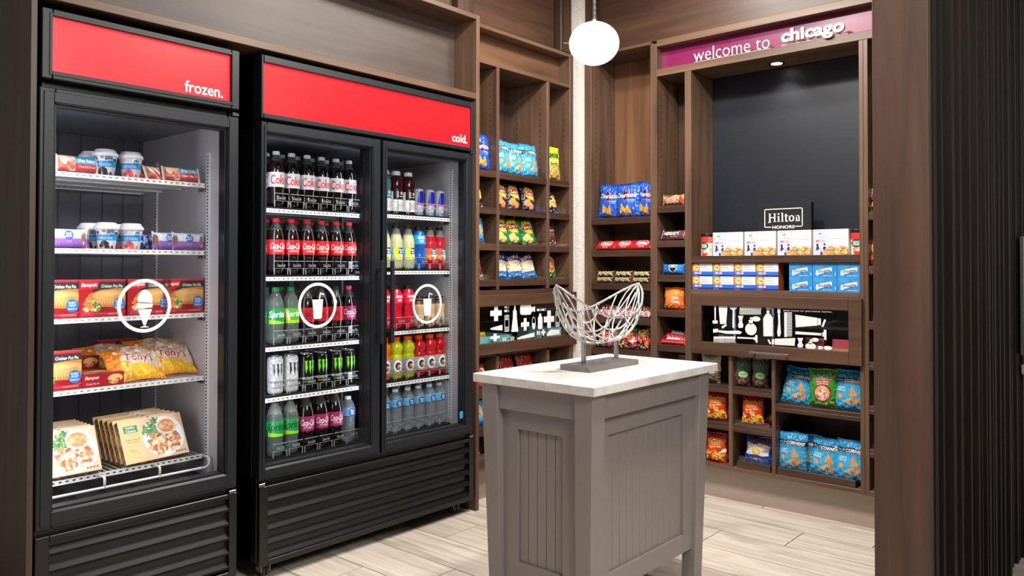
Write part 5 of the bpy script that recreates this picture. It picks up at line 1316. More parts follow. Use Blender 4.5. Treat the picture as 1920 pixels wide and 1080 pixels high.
def cv_hc():
    c = Cv(1.42, 190, (236, 196, 160)); c.noise(3, 7); c.rect(0, 0, .46, 1, (238, 206, 142)); c.ell(.23, .3, .3, .5, (246, 222, 170), .6, soft=True); c.ell(.94, .50, .47, .47, (226, 226, 226)); c.ell(.94, .50, .45, .45, (248, 248, 248)); c.rect(0, 0, .46, 1, (240, 208, 146)); 
    c.blobs(110, .50, .86, .58, .94, [(60, 120, 50), (84, 150, 60), (40, 96, 40), (110, 170, 80)], .012, .020, 3, 4.5, inside=lambda x, y: (x-.94)**2+(y-.5)**2 < .24 and x > .47)
    c.blobs(190, .50, 1.32, .12, .60, [(232, 160, 110), (214, 120, 76), (246, 200, 150), (190, 84, 50), (236, 180, 130), (250, 220, 180)], .022, .042, 5, 2.2, inside=lambda x, y: (x-.92)**2/.13+(y-.38)**2/.075 < 1 and x > .47)
    c.ell(1.04, .72, .235, .20, (206, 196, 190)); c.ell(1.04, .73, .22, .185, (250, 250, 248)); c.ell(1.04, .73, .19, .16, (214, 130, 70)); c.blobs(46, .88, 1.2, .60, .87, [(232, 160, 96), (240, 180, 120), (222, 140, 80)], .03, .05, 8, 1.4, inside=lambda x, y: ((x-1.04)/.16)**2+((y-.73)/.13)**2 < 1)
    c.rect(.10, .70, .40, .86, (20, 130, 80)); c.text('Healthy', .25, .815, .065, (245, 250, 246), w=.20, bold=.05); c.text('Choice', .25, .745, .065, (245, 250, 246), w=.22, bold=.05); c.text('CLASSICS', .25, .655, .03, (190, 150, 110), w=.24)
    c.text('Golden Roasted', .25, .545, .038, (110, 90, 60), w=.30, bold=.03); c.text('Turkey Breast', .25, .485, .038, (110, 90, 60), w=.27, bold=.03); c.rect(.1, .40, .40, .405, (190, 160, 120)); c.rect(.14, .30, .30, .31, (170, 140, 100)); c.rect(.14, .26, .32, .27, (170, 140, 100)); c.rect(.12, .12, .4, .125, (190, 160, 120))
    for i in range(4): c.rect(1.12+i*.065, .07, 1.165+i*.065, .11, (130, 100, 90))
    return c
c = Cv(6.5, 180, (150, 90, 60)); c.blobs(160, 0, 6.5, 0, 1, [(200, 130, 80), (110, 60, 40), (70, 90, 40), (226, 170, 110), (60, 40, 30)], .1, .22, 5, 2); c.rect(0, 0, 2.1, 1, (236, 200, 136)); c.rect(.3, .1, 1.6, .9, (40, 90, 50)); hcs = c
c = Cv(.2, 12, (206, 160, 106)); c.blobs(60, 0, .2, 0, 1, [(110, 70, 44), (190, 130, 80), (70, 80, 40), (226, 190, 130)], .02, .05, 6); hcside = c
x_hc = carton(cv_hc(), .232, .160, .028, (226, 190, 130), name='meal_box', bottomcv=hcs, sidecv=hcside)
x_meal = carton(cv_meal(), .168, .124, .045, (228, 228, 230), name='meal_box')
x_det = carton(cv_det(), .1165, .068, .07, (224, 110, 50), top=(236, 236, 238), name='detergent_box')
x_sof = carton(cv_sof(), .1145, .0685, .07, (40, 130, 200), name='softener_box')
x_pie = carton(cv_pie(), .158, .130, .045, (170, 20, 38), name='pie_box', topcv=cv_pietop())
x_pie2 = carton(cv_pieend(), .140, .045, .130, (150, 18, 34), name='pie_box', topcv=cv_pie())
# bars
def art_st(c): c.blobs(30, .2, 1.0, .1, .95, [(236, 150, 120), (226, 120, 96), (246, 200, 170)], .1, .2, 3); c.rect(.95, .5, 2.45, 1, (40, 160, 210)); c.rect(.95, .1, 2.45, .5, (206, 70, 70))
def cv_icebar(w1='Blue Bunny'):
    c = Cv(2.2, 92, (206, 70, 70)); c.noise(8, 3); art_st(c); c.text(w1, 1.55, .66, .32, (250, 250, 250), w=.95, bold=.05, shear=.1); c.text('STRAWBERRY BAR', 1.55, .30, .14, (250, 220, 220), w=.9); c.rect(2.04, 0, 2.2, 1, (240, 240, 242)); c.rect(0, 0, .1, 1, (240, 240, 242)); return c
r_ice = wrapbar(cv_icebar(), .14, .062, .026, 1, (226, 226, 230), name='ice_cream_bar')
c = Cv(1.9, 92, (206, 218, 238)); c.rect(0, 0, 1.9, .46, (150, 100, 186)); c.noise(6, 3); c.ell(.95, .64, .22, .26, (70, 100, 180)); c.text('BLUE', .95, .72, .1, (240, 245, 250), w=.26, bold=.05); c.text('BUNNY', .95, .58, .1, (240, 245, 250), w=.3, bold=.05); c.ell(1.65, .52, .12, .30, (150, 96, 70)); c.rect(1.62, .1, 1.68, .3, (226, 200, 160)); c.ell(.15, .52, .12, .30, (150, 96, 70)); c.text('vanilla', .95, .30, .08, (230, 215, 245), w=.24)
r_lil = wrapbar(c, .125, .070, .03, 2, (206, 214, 236), name='ice_cream_bar')
c = Cv(1.6, 60, (70, 90, 170)); c.blobs(80, 0, 1.6, 0, 1, [(40, 60, 140), (90, 60, 140), (170, 190, 230), (60, 100, 190), (40, 20, 80)], .05, .12, 4); r_blu = wrapbar(c, .08, .068, .03, 3, (60, 80, 160), name='ice_cream_bar')
def cv_kit(): 
    c = Cv(2.3, 92, (206, 24, 34)); c.rect(0, 0, 2.3, .2, (176, 16, 26)); c.ell(1.15, .58, .66, .34, (250, 246, 242)); c.ell(1.15, .58, .60, .29, (222, 30, 40)); c.text('KitKat', 1.15, .58, .34, (252, 250, 248), w=.95, bold=.06, shear=.15); c.rect(.8, .12, 1.5, .16, (240, 160, 150)); return c
r_kit = wrapbar(cv_kit(), .138, .080, .014, 5, (196, 24, 34), crimp=.05)
c = Cv(3.0, 84, (60, 34, 24)); c.poly([(.3, .2), (.45, .8), (2.6, .85), (2.75, .25)], (180, 200, 150)); c.text('crunchy bar', 1.5, .55, .34, (60, 110, 60), w=1.7, bold=.05, rot=.04); c.blobs(60, 0, 3, 0, .35, [(226, 150, 120), (70, 40, 30), (240, 200, 170), (120, 40, 30)], .05, .12, 5); c.blobs(30, 0, 3, .8, 1, [(40, 24, 18), (180, 120, 90)], .04, .1, 6); r_grn = wrapbar(c, .122, .036, .020, 6, (60, 34, 24))
c = Cv(2.1, 88, (150, 110, 60)); c.noise(10, 3); c.blobs(26, 0, 2.1, .7, 1, [(206, 160, 90), (110, 80, 40), (240, 220, 170)], .05, .12, 4); c.rect(1.7, .05, 1.98, .95, (206, 40, 36)); c.otext('TWIX', 1.02, .44, .46, (200, 24, 44), (246, 230, 220), .04, w=1.15, bold=.08, shear=.1, rot=.06); c.poly([(1.5, .7), (1.72, .95), (1.66, .5)], (244, 196, 90)); c.rect(0, 0, .12, 1, (206, 170, 110)); r_twx = wrapbar(c, .130, .062, .022, 7, (190, 40, 36))
c = Cv(2.6, 96, (56, 30, 34)); c.text("HERSHEY'S", 1.08, .60, .36, (246, 242, 240), w=1.55, bold=.05, shear=.0); c.text('milk chocolate', 1.4, .28, .11, (226, 216, 210), w=.8); c.blobs(18, 1.95, 2.55, .4, .9, [(150, 90, 70), (120, 64, 50), (180, 120, 96)], .1, .2, 3); c.rect(0, 0, .14, 1, (206, 206, 210)); c.rect(0, 0, 2.6, .14, (110, 46, 56)); r_her = wrapbar(c, .148, .064, .012, 8, (56, 30, 34), crimp=.04)
c = Cv(2.2, 88, (30, 110, 200)); c.noise(8, 6); c.ell(1.5, .6, .7, .5, (60, 180, 220), .6, soft=True); c.poly([(.7, .95), (1.5, .95), (1.45, .35), (1.1, .1), (.76, .35)], (236, 240, 246)); c.poly([(.76, .9), (1.44, .9), (1.4, .38), (1.1, .16), (.81, .38)], (30, 40, 80)); c.text('OREO', 1.1, .74, .24, (250, 250, 250), w=.5, bold=.06); c.ell(1.1, .42, .2, .16, (24, 26, 40)); r_ore = wrapbar(c, .132, .060, .03, 9, (30, 100, 190), name='cookie_packet')
c = Cv(2.9, 96, (196, 20, 50)); c.noise(8, 6); c.poly([(.1, .95), (2.8, .95), (2.8, .45), (.2, .40)], (90, 20, 30)); c.blobs(26, 1.9, 2.8, .4, .9, [(240, 160, 50), (110, 170, 60), (170, 60, 140), (240, 220, 70)], .05, .1, 3); c.otext('Skittles', 1.35, .64, .40, (250, 250, 250), (30, 12, 16), .03, w=1.5, bold=.06, shear=.1); c.rect(.2, .1, 2.6, .16, (240, 120, 140)); r_ski = wrapbar(c, .160, .062, .020, 10, (190, 20, 50))
c = Cv(2.6, 72, (40, 16, 30)); c.blobs(110, 0, 2.6, 0, 1, [(220, 60, 80), (240, 200, 210), (60, 20, 40), (120, 40, 70), (250, 240, 240), (20, 14, 20), (220, 190, 60)], .04, .1, 5); r_mix = wrapbar(c, .115, .05, .018, 11, (60, 20, 40)); 
c = Cv(2.6, 72, (200, 60, 80)); c.blobs(110, 0, 2.6, 0, 1, [(230, 80, 90), (240, 220, 220), (120, 140, 190), (250, 240, 240), (220, 190, 60), (226, 226, 230)], .05, .12, 6); r_mix2 = wrapbar(c, .115, .05, .018, 12, (200, 60, 80))
# tubs with lids
def tub(cv, base):
    t = bpy.data.objects.new('ice_cream_cup', None); COL.objects.link(t); t.empty_display_size = .02; ORG[t.name] = (0, 0, 0)
    pf = [(.026, 0), (.028, .002), (.0375, .068), (.039, .070)]
    m = MB().lathe(dense(pf, 2), 28, cols=[lc(base)]*7); labelgrid(m, cv, pf, .002, .067, 2.9); m.build('cup', LABEL, t, smooth=True, local=True)
    MB().lathe([(.0405, .068), (.0425, .070), (.0425, .078), (.040, .081), (.037, .083), (.033, .091), (.030, .0935), (.024, .094), (.001, .092)], 28).build('lid', mat('lid_plastic', (226, 228, 234), .3), t, smooth=True, local=True)
    return reg(t)
def cv_tub(fruit, dark):
    c = Cv(1.5, 84, (222, 214, 220)); c.blobs(12, .4, 1.1, .0, .4, fruit, .09, .16, 4, 1.4); c.blobs(10, 0, 1.5, .72, 1, dark, .08, .14, 5, 1.6); c.blobs(10, 1.1, 1.5, .05, .35, [(170, 190, 226), (226, 190, 206)], .06, .1, 3); c.rect(0, .42, 1.5, .74, (50, 150, 214)); c.text('LOAD\'D SUNDAES', .62, .56, .13, (190, 226, 245), w=.8, bold=.03); c.ell(1.0, .78, .14, .17, (30, 120, 190)); c.text('Bunny', 1.0, .79, .1, (240, 248, 252), w=.22, bold=.04); return c
k_choc = tub(cv_tub([(60, 40, 44), (40, 24, 28), (190, 180, 180)], [(90, 84, 88), (70, 60, 66), (130, 124, 126)]), (206, 200, 206))
k_str = tub(cv_tub([(226, 90, 100), (206, 50, 70), (250, 200, 160)], [(240, 226, 232), (226, 206, 214)]), (232, 222, 228))
# canister
t = bpy.data.objects.new('snack_canister', None); COL.objects.link(t); ORG[t.name] = (0, 0, 0)
c = Cv(.86, 80, (232, 222, 204)); c.rect(0, .68, .86, 1, (220, 50, 44)); c.ell(.36, .52, .25, .2, (30, 80, 50)); c.text('GOOD', .36, .57, .1, (245, 245, 240), w=.32, bold=.05, shear=.1); c.text('CRISP', .37, .46, .1, (245, 245, 240), w=.34, bold=.05, shear=.1)
for i in range(2):
    for j in range(2): c.ell(.66+i*.12, .91-j*.12, .045, .045, (240, 200, 150)); c.ell(.66+i*.12, .91-j*.12, .028, .028, (220, 50, 44))
c.ell(.40, .12, .17, .14, (214, 60, 44)); c.ell(.36, .24, .13, .09, (240, 150, 120)); c.ell(.46, .2, .08, .06, (250, 226, 206)); c.poly([(.18, .2), (.26, .34), (.3, .22)], (90, 140, 60)); c.rect(.66, .2, .78, .24, (170, 160, 150)); c.rect(.66, .3, .78, .36, (170, 160, 150))
pf = [(.0345, 0), (.0345, .105)]
m = MB().lathe(pf, 28, cols=[lc((224, 60, 50))]*2); labelgrid(m, c, [(.0345, 0), (.0345, .2)], .001, .104, 2.6, rot=.3); m.build('body', CARD, t, smooth=True, local=True)
MB().lathe([(.036, .104), (.036, .118), (.034, .121), (.001, .121)], 28).build('lid', mat('lid_black', (24, 22, 24), .35), t, smooth=False, local=True)
k_can = reg(t)
for o_ in (g_dor, g_dor2, g_pop, g_pop2, g_lbq, g_lgr, g_ruf, g_ruf2, g_fun, g_gld, g_gc, g_bl2, g_br, g_ch, g_hot, g_hot2, g_rb, g_yr, g_tost, g_gm1, g_gm2, g_seed, g_seed2, g_or, g_tony, x_hc, x_meal, x_det, x_sof, x_pie, x_pie2, r_ice, r_lil, r_blu, r_kit, r_grn, r_twx, r_her, r_ore, r_ski, r_mix, r_mix2): reg(o_)

# ================================================================ PLACING the goods
ORDN = ['leftmost', 'second from the left', 'third from the left', 'fourth from the left', 'fifth from the left', 'rightmost']
RA = PI/2
def onA(p, y, z, back=.045, tilt=-.12, roll=0, yaw=0, **k): return put(p, (XA-back, y, z+.001), RA+yaw, tilt, roll, **k)
def onB(p, x, z, back=.045, tilt=-.12, roll=0, yaw=0, **k): return put(p, (x, YB+back, z+.001), yaw, tilt, roll, **k)
C_ = dict(cat='chip bag')
# --- left shelving
onA(g_dor, 3.018, 1.73, .05, label='bright blue triangle-chip bag on the left shelving, top row left cell beside the cooler', **C_)
onA(g_gld, 2.975, 1.536, .05, label='black and gold chip bag half hidden beside the cooler, second row of the left shelving', **C_)
onA(g_bl2, 2.990, 1.345, .05, label='light blue bag with tan chips beside the cooler, third row of the left shelving', **C_)
onA(g_br, 2.985, 1.156, .05, tilt=-.2, label='brown snack bag beside the cooler, fourth row of the left shelving', **C_)
for i, (y, yw) in enumerate(((3.195, .15), (3.305, -.05), (3.43, .05))):
    onA((g_pop, g_pop2, g_pop)[i], y, 1.73, .045+.012*(i == 1), yaw=yw, roll=(0, .05, -.02)[i], label='light blue popped-corn bag, %s of three, top row of the left shelving' % ('leftmost', 'middle', 'rightmost')[i], group='light blue bags on the left shelving', **C_)
onA(g_pop2, 3.375, 1.73, .10, tilt=-.05, label='light blue chip bag behind the front three, top row of the left shelving', **C_)
for i, (y, r) in enumerate(((3.185, .05), (3.30, -.05), (3.425, .03))):
    onA(g_lbq, y, 1.536, .05, tilt=-.22, roll=r, label='black chip bag with yellow disc, %s of three, second row' % ('leftmost', 'middle', 'rightmost')[i], group='black barbecue chip bags', **C_)
for i, (y, r) in enumerate(((3.20, -.12), (3.31, -.20), (3.44, -.17))):
    onA(g_lgr, y, 1.345, .05+.004*i, tilt=-.22, roll=r, label='green chip bag leaning to the left, %s of three in the third row' % ('leftmost', 'middle', 'rightmost')[i], group='green chip bags', **C_)
for i, (y, r) in enumerate(((3.18, .03), (3.31, -.06), (3.43, -.14))):
    onA(g_ruf, y, 1.156, .05, tilt=-.22, roll=r, label='blue and white ridged chip bag, %s of three, fourth row of left shelving' % ('leftmost', 'middle', 'rightmost')[i], group='blue and white ridged chip bags', **C_)
onA(g_fun, 3.632, 1.73, .045, tilt=-.08, label='yellow bag with onion rings in the top right cell of the left shelving', **C_)
onA(g_gc, 3.625, 1.536, .05, tilt=-.2, label='black bag with gold snacks in the right cell, second row of the left shelving', **C_)
onA(g_br, 3.615, 1.345, .05, tilt=-.15, label='brown snack bag with pale word in the right cell, third row of the left shelving', **C_)
onA(g_ch, 3.615, 1.156, .05, tilt=-.15, label='green bag with tan disc, right cell, fourth row of the left shelving', **C_)
onA(g_rb, 3.245, .588, .05, tilt=-.2, roll=-.08, label='dark red cheese puff bag under the flip door, left one of two', **C_)
onA(g_rb, 3.412, .588, .05, tilt=-.2, roll=-.10, label='dark red cheese puff bag under the flip door, right one of two', **C_)
onA(g_yr, 3.005, .588, .045, label='small red and yellow nut bag beside the cooler, just above the island top', **C_)
onA(g_bl2, 2.995, .39, .045, tilt=-.1, label='light blue chip bag low beside the cooler, behind the island leg', **C_)
onA(g_gm2, 2.985, .227, .045, tilt=-1.1, label='red and white candy bag lying lowest beside the cooler', cat='candy bag')
# behind the flip door of the left shelving
t = thing('storage_bin', (-2.92, 3.10, .768), 'teal plastic bin inside the left glass flip door', 'bin', 'teal bins behind the left flip door')
def binmesh(w, d, h):
    m = MB(); s = .006
    m.box(-w, w, -d, d, 0, s).box(-w, w, -d, -d+s, s, h).box(-w, w, d-s, d, s, h).box(-w, -w+s, -d, d, s, h).box(w-s, w, -d, d, s, h)
    return m
binmesh(.11, .155, .088).build('tub', TEAL, t, local=True)
t['label'] = 'teal plastic bin at the left end behind the left glass flip door'
t2 = thing('storage_bin', (-2.92, 3.62, .768), 'teal plastic bin at the right end behind the left glass flip door', 'bin', 'teal bins behind the left flip door'); binmesh(.10, .09, .10).build('tub', TEAL, t2, local=True)
c = Cv(1.5, 50, (240, 196, 40)); c.text('M&M', .85, .5, .5, (206, 30, 60), w=1.0, bold=.08); x_mm = reg(carton(c, .075, .055, .03, (220, 170, 40), name='candy_box'))
put(x_mm, (-2.83, 3.03, .826), RA, -.3, 0, label='small yellow candy box with red letters in the teal bin', cat='candy box')
x_kr = reg(carton(Cv(1.0, 20, (206, 150, 90)).noise(8), .05, .085, .04, (190, 130, 80), name='snack_carton'))
put(x_kr, (-2.90, 2.995, .80), RA, 0, 0, label='tan carton standing at the left end of the teal bin', cat='carton')
for i, (y, p) in enumerate(((3.11, r_mix), (3.19, r_ore), (3.30, r_mix2), (3.42, r_mix), (3.50, r_mix2))):
    put(p, (-2.90-.01*(i % 2), y, .784 if i > 1 else .776), RA+.3*(-1)**i, -.5, 0, label='small %s packet behind the left flip door, %s' % (('pink', 'blue', 'red and white', 'dark pink', 'red')[i], ('in the teal bin', 'in the teal bin', 'between the two bins', 'under the large cross', 'beside the right bin')[i]), cat='packet')
for i, y in enumerate((3.44, 3.58)):
    put(r_mix, (-2.97, y, .93), RA, -.4, 0, label='dark wrapped packet high behind the left flip door, %s one' % ('left', 'right')[i], cat='packet')
MB().box(-3.05, -2.93, 2.93, 3.742, .918, .926).build('inner_ledge', WY, A)

# --- rear shelving, left bays
onB(g_dor2, -2.620, 1.511, .06, tilt=-.1, roll=.06, label='bright blue triangle-chip bag, leftmost of three beside the papered corner', **C_)
onB(g_dor, -2.478, 1.511, .045, tilt=-.08, label='bright blue triangle-chip bag in the middle of three, beside the papered corner', **C_)
onB(g_dor2, -2.383, 1.511, .085, tilt=-.05, roll=.10, label='bright blue triangle-chip bag, rightmost of three in the rear shelving', **C_)
for i, x in enumerate((-2.615, -2.50, -2.385)):
    onB(r_kit, x+.008*i-.008, 1.325, .018+.004*(i == 1), tilt=-.80, roll=0, yaw=0, label='red wafer bar tipped back on the shelf under the blue bags, %s of three' % ('leftmost', 'middle', 'rightmost')[i], group='red wafer bars', cat='candy bar')
for j, (z, nm) in enumerate(((1.131, 'lower'), (1.166, 'upper'))):
    for i, x in enumerate((-2.625, -2.50, -2.378)):
        onB(r_grn, x, z, .022+.012*j, tilt=-.15, label='brown and green crunchy bar, %s row, %s of three' % (nm, ('leftmost', 'middle', 'rightmost')[i]), group='brown and green bars', cat='candy bar')
for j in range(2):
    for i, x in enumerate((-2.62, -2.50, -2.385)):
        onB((r_mix, r_mix2)[j], x, .936+.026*(1-j), .03+.03*(1-j), tilt=-.75, label='mixed %s candy packet under the crunchy bars, %s of three' % (('dark', 'pale')[j], ('leftmost', 'middle', 'rightmost')[i]), group='candy packets behind the sculpture', cat='candy bar')
for i, (x, p, r) in enumerate(((-2.64, g_gm1, .1), (-2.56, g_gm2, -.05), (-2.475, g_gm1, .05), (-2.375, g_gm2, -.03))):
    onB(p, x, .748, .045+.01*(i % 2), tilt=-.15, roll=r, label='black bag of bright gummy candy, %s, low in the rear shelving' % ('leftmost', 'second', 'third', 'rightmost')[i], group='black gummy candy bags', cat='candy bag')
onB(r_twx, -2.172, 1.565, .03, tilt=-.12, label='gold and red caramel bar alone on the topmost narrow shelf', cat='candy bar')
onB(r_her, -2.172, 1.374, .022, tilt=-.5, label='dark brown milk chocolate bar with silver edge on the narrow shelf', cat='candy bar')
onB(r_ore, -2.170, 1.182, .03, tilt=-.1, label='blue cookie packet alone on the narrow shelf', cat='cookie packet')
onB(g_or, -2.172, .988, .04, tilt=-.05, label='orange hot fries bag in front on the narrow shelf', **C_)
onB(g_or, -2.145, .988, .09, tilt=-.02, label='orange bag tucked behind the front one on the narrow shelf', **C_)
onB(r_ski, -2.176, .797, .024, tilt=-.9, label='red fruit candy packet in front on the lowest narrow shelf in view', cat='candy bar')
onB(r_ski, -2.165, .822, .060, tilt=-.7, roll=.06, label='red fruit candy packet lying behind and above the front one', cat='candy bar')
# vent grille low in the narrow bay, outlet plate in the wide bay
t = thing('outlet_plate', (-2.47, YBB, 1.02), 'grey outlet plate on the back of the bay behind the sculpture', 'outlet')
MB().box(-2.52, -2.40, YBB-.006, YBB, .965, 1.06).build('plate', mat('plate_grey', (112, 112, 112), .5), t, bevel=.002)
m = MB()
for x in (-2.475, -2.43): m.box(x-.003, x+.003, YBB-.0065, YBB-.006, 1.02, 1.03).box(x-.003, x+.003, YBB-.0065, YBB-.006, .995, 1.003)
m.build('sockets', VOID, t)
t = thing('vent_strip', (-2.26, YBB, .70), 'pale perforated strip low on the back of the narrow bay', 'vent')
m = MB().box(-2.257, -2.09, YBB-.012, YBB, .62, .715, 0)
for k in range(12):
    for j in range(3): m.box(-2.25+.013*k, -2.244+.013*k, YBB-.0125, YBB-.012, .69-.02*j, .70-.02*j, 1)
m.build('perforated_plate', [mat('vent_pale', (190, 190, 184), .5), mat('vent_dark', (110, 110, 108), .6)], t)

# --- niche shelf
put(k_can, (-1.988, YB+.075, 1.284), -.25, label='red and cream snack canister at the left end of the niche shelf', cat='canister')
put(k_can, (-1.206, YB+.085, 1.284), -.1, label='red and cream snack canister at the right end of the niche shelf', cat='canister')
for i, x in enumerate((-1.856, -1.679, -1.501, -1.323)):
    put(x_meal, (x, YB+.045, 1.284), (.03, -.02, .01, -.02)[i], label='white pasta meal box with a people logo, %s of four under the black sign' % ('leftmost', 'second', 'third', 'rightmost')[i], group='white pasta meal boxes', cat='box')
for j in range(2):
    for i in range(4):
        put(x_det, (-1.9865+.1195*i, YB+.012, 1.1055+.0683*j), 0, label='small white and blue detergent box with orange corner, %s row, %s' % (('lower', 'upper')[j], ('leftmost', 'second', 'third', 'rightmost')[i]), group='detergent boxes', cat='box')
    for i in range(3):
        put(x_sof, (-1.4575+.1165*i, YB+.012, 1.1055+.0688*j), 0, label='sky blue dryer sheet box, %s row, %s of three' % (('lower', 'upper')[j], ('leftmost', 'middle', 'rightmost')[i]), group='dryer sheet boxes', cat='box')
# black sign
t = thing('framed_sign', (-1.585, 4.0, 1.2835), 'black block sign with white serif words in a white frame, behind the meal boxes', 'sign')
MB().box(-1.724, -1.447, 3.975, 4.01, 1.2835, 1.556).build('sign_board', mat('sign_black', (22, 22, 26), .45), t, bevel=.001)
m = MB(); FY = lambda u, v, d: (u, 3.9748-d, v)
x0, x1, z0, z1 = -1.691, -1.490, 1.430, 1.527; wd = .0042
for q in ([(x0, z0), (x0+.036, z0), (x0+.036, z0+wd), (x0, z0+wd)], [(x1-.040, z0), (x1, z0), (x1, z0+wd), (x1-.040, z0+wd)], [(x0, z1-wd), (x1, z1-wd), (x1, z1), (x0, z1)], [(x0, z0), (x0+wd, z0), (x0+wd, z1), (x0, z1)], [(x1-wd, z0), (x1, z0), (x1, z1), (x1-wd, z1)]): m.prism(q, FY, 0, .0006)
def R_(a, b, c_, d_): m.prism([(a, b), (c_, b), (c_, d_), (a, d_)], FY, 0, .0006)
bx, bz = -1.669, 1.458; S = .0009     # serif letters drawn from stems and feet, S metres per unit
def stem(x, h, w=8, top=True, bot=True, half=False):
    R_(bx+x*S, bz, bx+(x+w)*S, bz+h*S)
    if bot: R_(bx+(x-4)*S, bz, bx+(x+w+4)*S, bz+3*S)
    if top: R_(bx+(x-4)*S, bz+(h-3)*S, bx+(x+(w if half else w+4))*S, bz+h*S)
stem(4, 50); stem(33, 50); R_(bx+12*S, bz+23*S, bx+33*S, bz+28*S)
stem(56, 34, half=True); m.prism([(bx+60*S+5*S*math.cos(a), bz+45*S+5*S*math.sin(a)) for a in [PI*k/6 for k in range(12)]], FY, 0, .0006)
stem(78, 53, half=True)
R_(bx+99*S, bz+4*S, bx+107*S, bz+44*S); R_(bx+94*S, bz+31*S, bx+116*S, bz+35*S); R_(bx+101*S, bz, bx+115*S, bz+5*S)
for k in range(20):
    a, b = 2*PI*k/20, 2*PI*(k+1)/20
    m.prism([(bx+(135+8*math.cos(a))*S, bz+(17.5+13*math.sin(a))*S), (bx+(135+16*math.cos(a))*S, bz+(17.5+18*math.sin(a))*S), (bx+(135+16*math.cos(b))*S, bz+(17.5+18*math.sin(b))*S), (bx+(135+8*math.cos(b))*S, bz+(17.5+13*math.sin(b))*S)], FY, 0, .0006)
stem(2+.0, 0.01)
bx += .001*2
stem(158-.0, 34, 7, half=True)
for k in range(8):
    a, b = PI*k/8, PI*(k+1)/8
    m.prism([(bx+(168+4*math.cos(a))*S, bz+(24+6*math.sin(a))*S), (bx+(168+11*math.cos(a))*S, bz+(24+11*math.sin(a))*S), (bx+(168+11*math.cos(b))*S, bz+(24+11*math.sin(b))*S), (bx+(168+4*math.cos(b))*S, bz+(24+6*math.sin(b))*S)], FY, 0, .0006)
R_(bx+172*S, bz, bx+179*S, bz+24*S); R_(bx+169*S, bz, bx+182*S, bz+3*S)
text3d(m, 'HONORS', lambda u, q, d: FY(u, 1.4225+q, d), .0165, w=.116, x=-1.590, bold=.05, d1=.0006, anchor='c')
m.build('sign_lettering', WHTP, t)
# dark things behind detergent
# --- under the rear flip door
onB(g_seed, -1.955, .605, .05, tilt=-.04, yaw=.1, label='clear and cream seed pouch with green label, left cell beside the island top', cat='pouch')
onB(g_seed2, -1.775, .605, .05, tilt=-.04, yaw=.35, label='dark clear seed pouch with green label, left one of two in the middle cell', cat='pouch')
onB(g_seed2, -1.683, .605, .055, tilt=-.04, yaw=.2, label='dark clear seed pouch with green label, right one of two in the middle cell', cat='pouch')
onB(g_hot, -1.925, .410, .045, tilt=-.08, yaw=.1, label='red and yellow cheese puff bag beside the island, upper one of the left cell', group='cheese puff bags', **C_)
onB(g_hot2, -1.885, .410, .10, tilt=-.35, yaw=-.3, label='red cheese puff bag slumped behind in the upper left cell', **C_)
onB(g_hot2, -1.925, .188, .045, tilt=-.08, yaw=.05, label='red and yellow cheese puff bag beside the island, lower one of the left cell', group='cheese puff bags', **C_)
onB(g_hot, -1.875, .188, .10, tilt=-.3, yaw=-.3, label='red cheese puff bag slumped behind in the lower left cell', **C_)
onB(g_hot, -1.722, .410, .045, tilt=-.08, yaw=.08, label='red and yellow cheese puff bag in the middle cell under the seed pouches', group='cheese puff bags', **C_)
onB(g_hot2, -1.655, .415, .10, tilt=-1.0, yaw=-.4, label='red cheese puff bag lying behind the upright one in the middle cell', **C_)
onB(g_ruf2, -1.700, .208, .055, tilt=-.15, roll=.04, label='royal blue ridged chip bag in the low middle tray', **C_)
onB(g_pop2, -1.500, .542, .05, tilt=-.22, roll=.12, yaw=.05, label='light blue popped-corn chip bag leaning left of the green tortilla bag', **C_)
onB(g_tost, -1.360, .542, .045, tilt=-.06, roll=-.03, label='green tortilla chip bag with a round salsa picture', **C_)
onB(g_pop, -1.243, .542, .05, tilt=-.1, roll=.05, label='light blue popped-corn chip bag standing right of the green tortilla bag', **C_)
onB(g_pop2, -1.250, .542, .11, tilt=-.03, label='light blue chip bag behind, right of the green tortilla bag', **C_)
onB(g_pop, -1.518, .209, .05, tilt=-.05, roll=.01, label='light blue popped-corn chip bag, leftmost of the front three in the lowest tray', **C_)
onB(g_pop2, -1.470, .209, .105, tilt=-.03, roll=.03, label='light blue chip bag behind the leftmost one in the lowest tray', **C_)
onB(g_pop2, -1.362, .209, .05, tilt=-.16, roll=.09, label='light blue popped-corn chip bag leaning in the middle of the lowest tray', **C_)
onB(g_pop, -1.240, .209, .05, tilt=-.12, roll=.05, label='light blue popped-corn chip bag at the right end of the lowest tray', **C_)
# sliver of the bay beside the partition
onB(g_gm1, -1.095, 1.483, .05, label='pink candy bag in the narrow gap left of the dark jamb, top one', cat='candy bag')
onB(g_yr, -1.095, 1.231, .05, label='yellow and red bag in the narrow gap left of the dark jamb', cat='candy bag')
# behind the rear flip door
x_pk = reg(carton(Cv(1.0, 24, (214, 90, 110)).rect(0, 0, 1, .4, (236, 170, 90)), .09, .075, .02, (206, 80, 100), name='toiletry_box'))
put(x_pk, (-1.245-.03, YB+.05, .80), 0, -.05, 0, label='pink and orange box at the right end behind the rear flip door', cat='box')
put(x_pk, (-1.41, YB+.06, .80), 0, -.1, 0, label='pink and orange box behind the toothbrush pictogram on the rear flip door', cat='box')
x_tb = reg(carton(Cv(1.0, 24, (110, 60, 50)).rect(.2, .3, .8, .7, (196, 196, 196)), .05, .12, .04, (90, 50, 44), name='toiletry_box'))
put(x_tb, (-1.93, YB+.12, .774), 0, 0, 0, label='dark red box at the left end behind the rear flip door', cat='box')
x_dk = reg(carton(Cv(1.5, 24, (40, 48, 70)).rect(.1, .6, 1.4, .66, (90, 100, 120)), .12, .06, .06, (34, 40, 60), name='toiletry_box'))
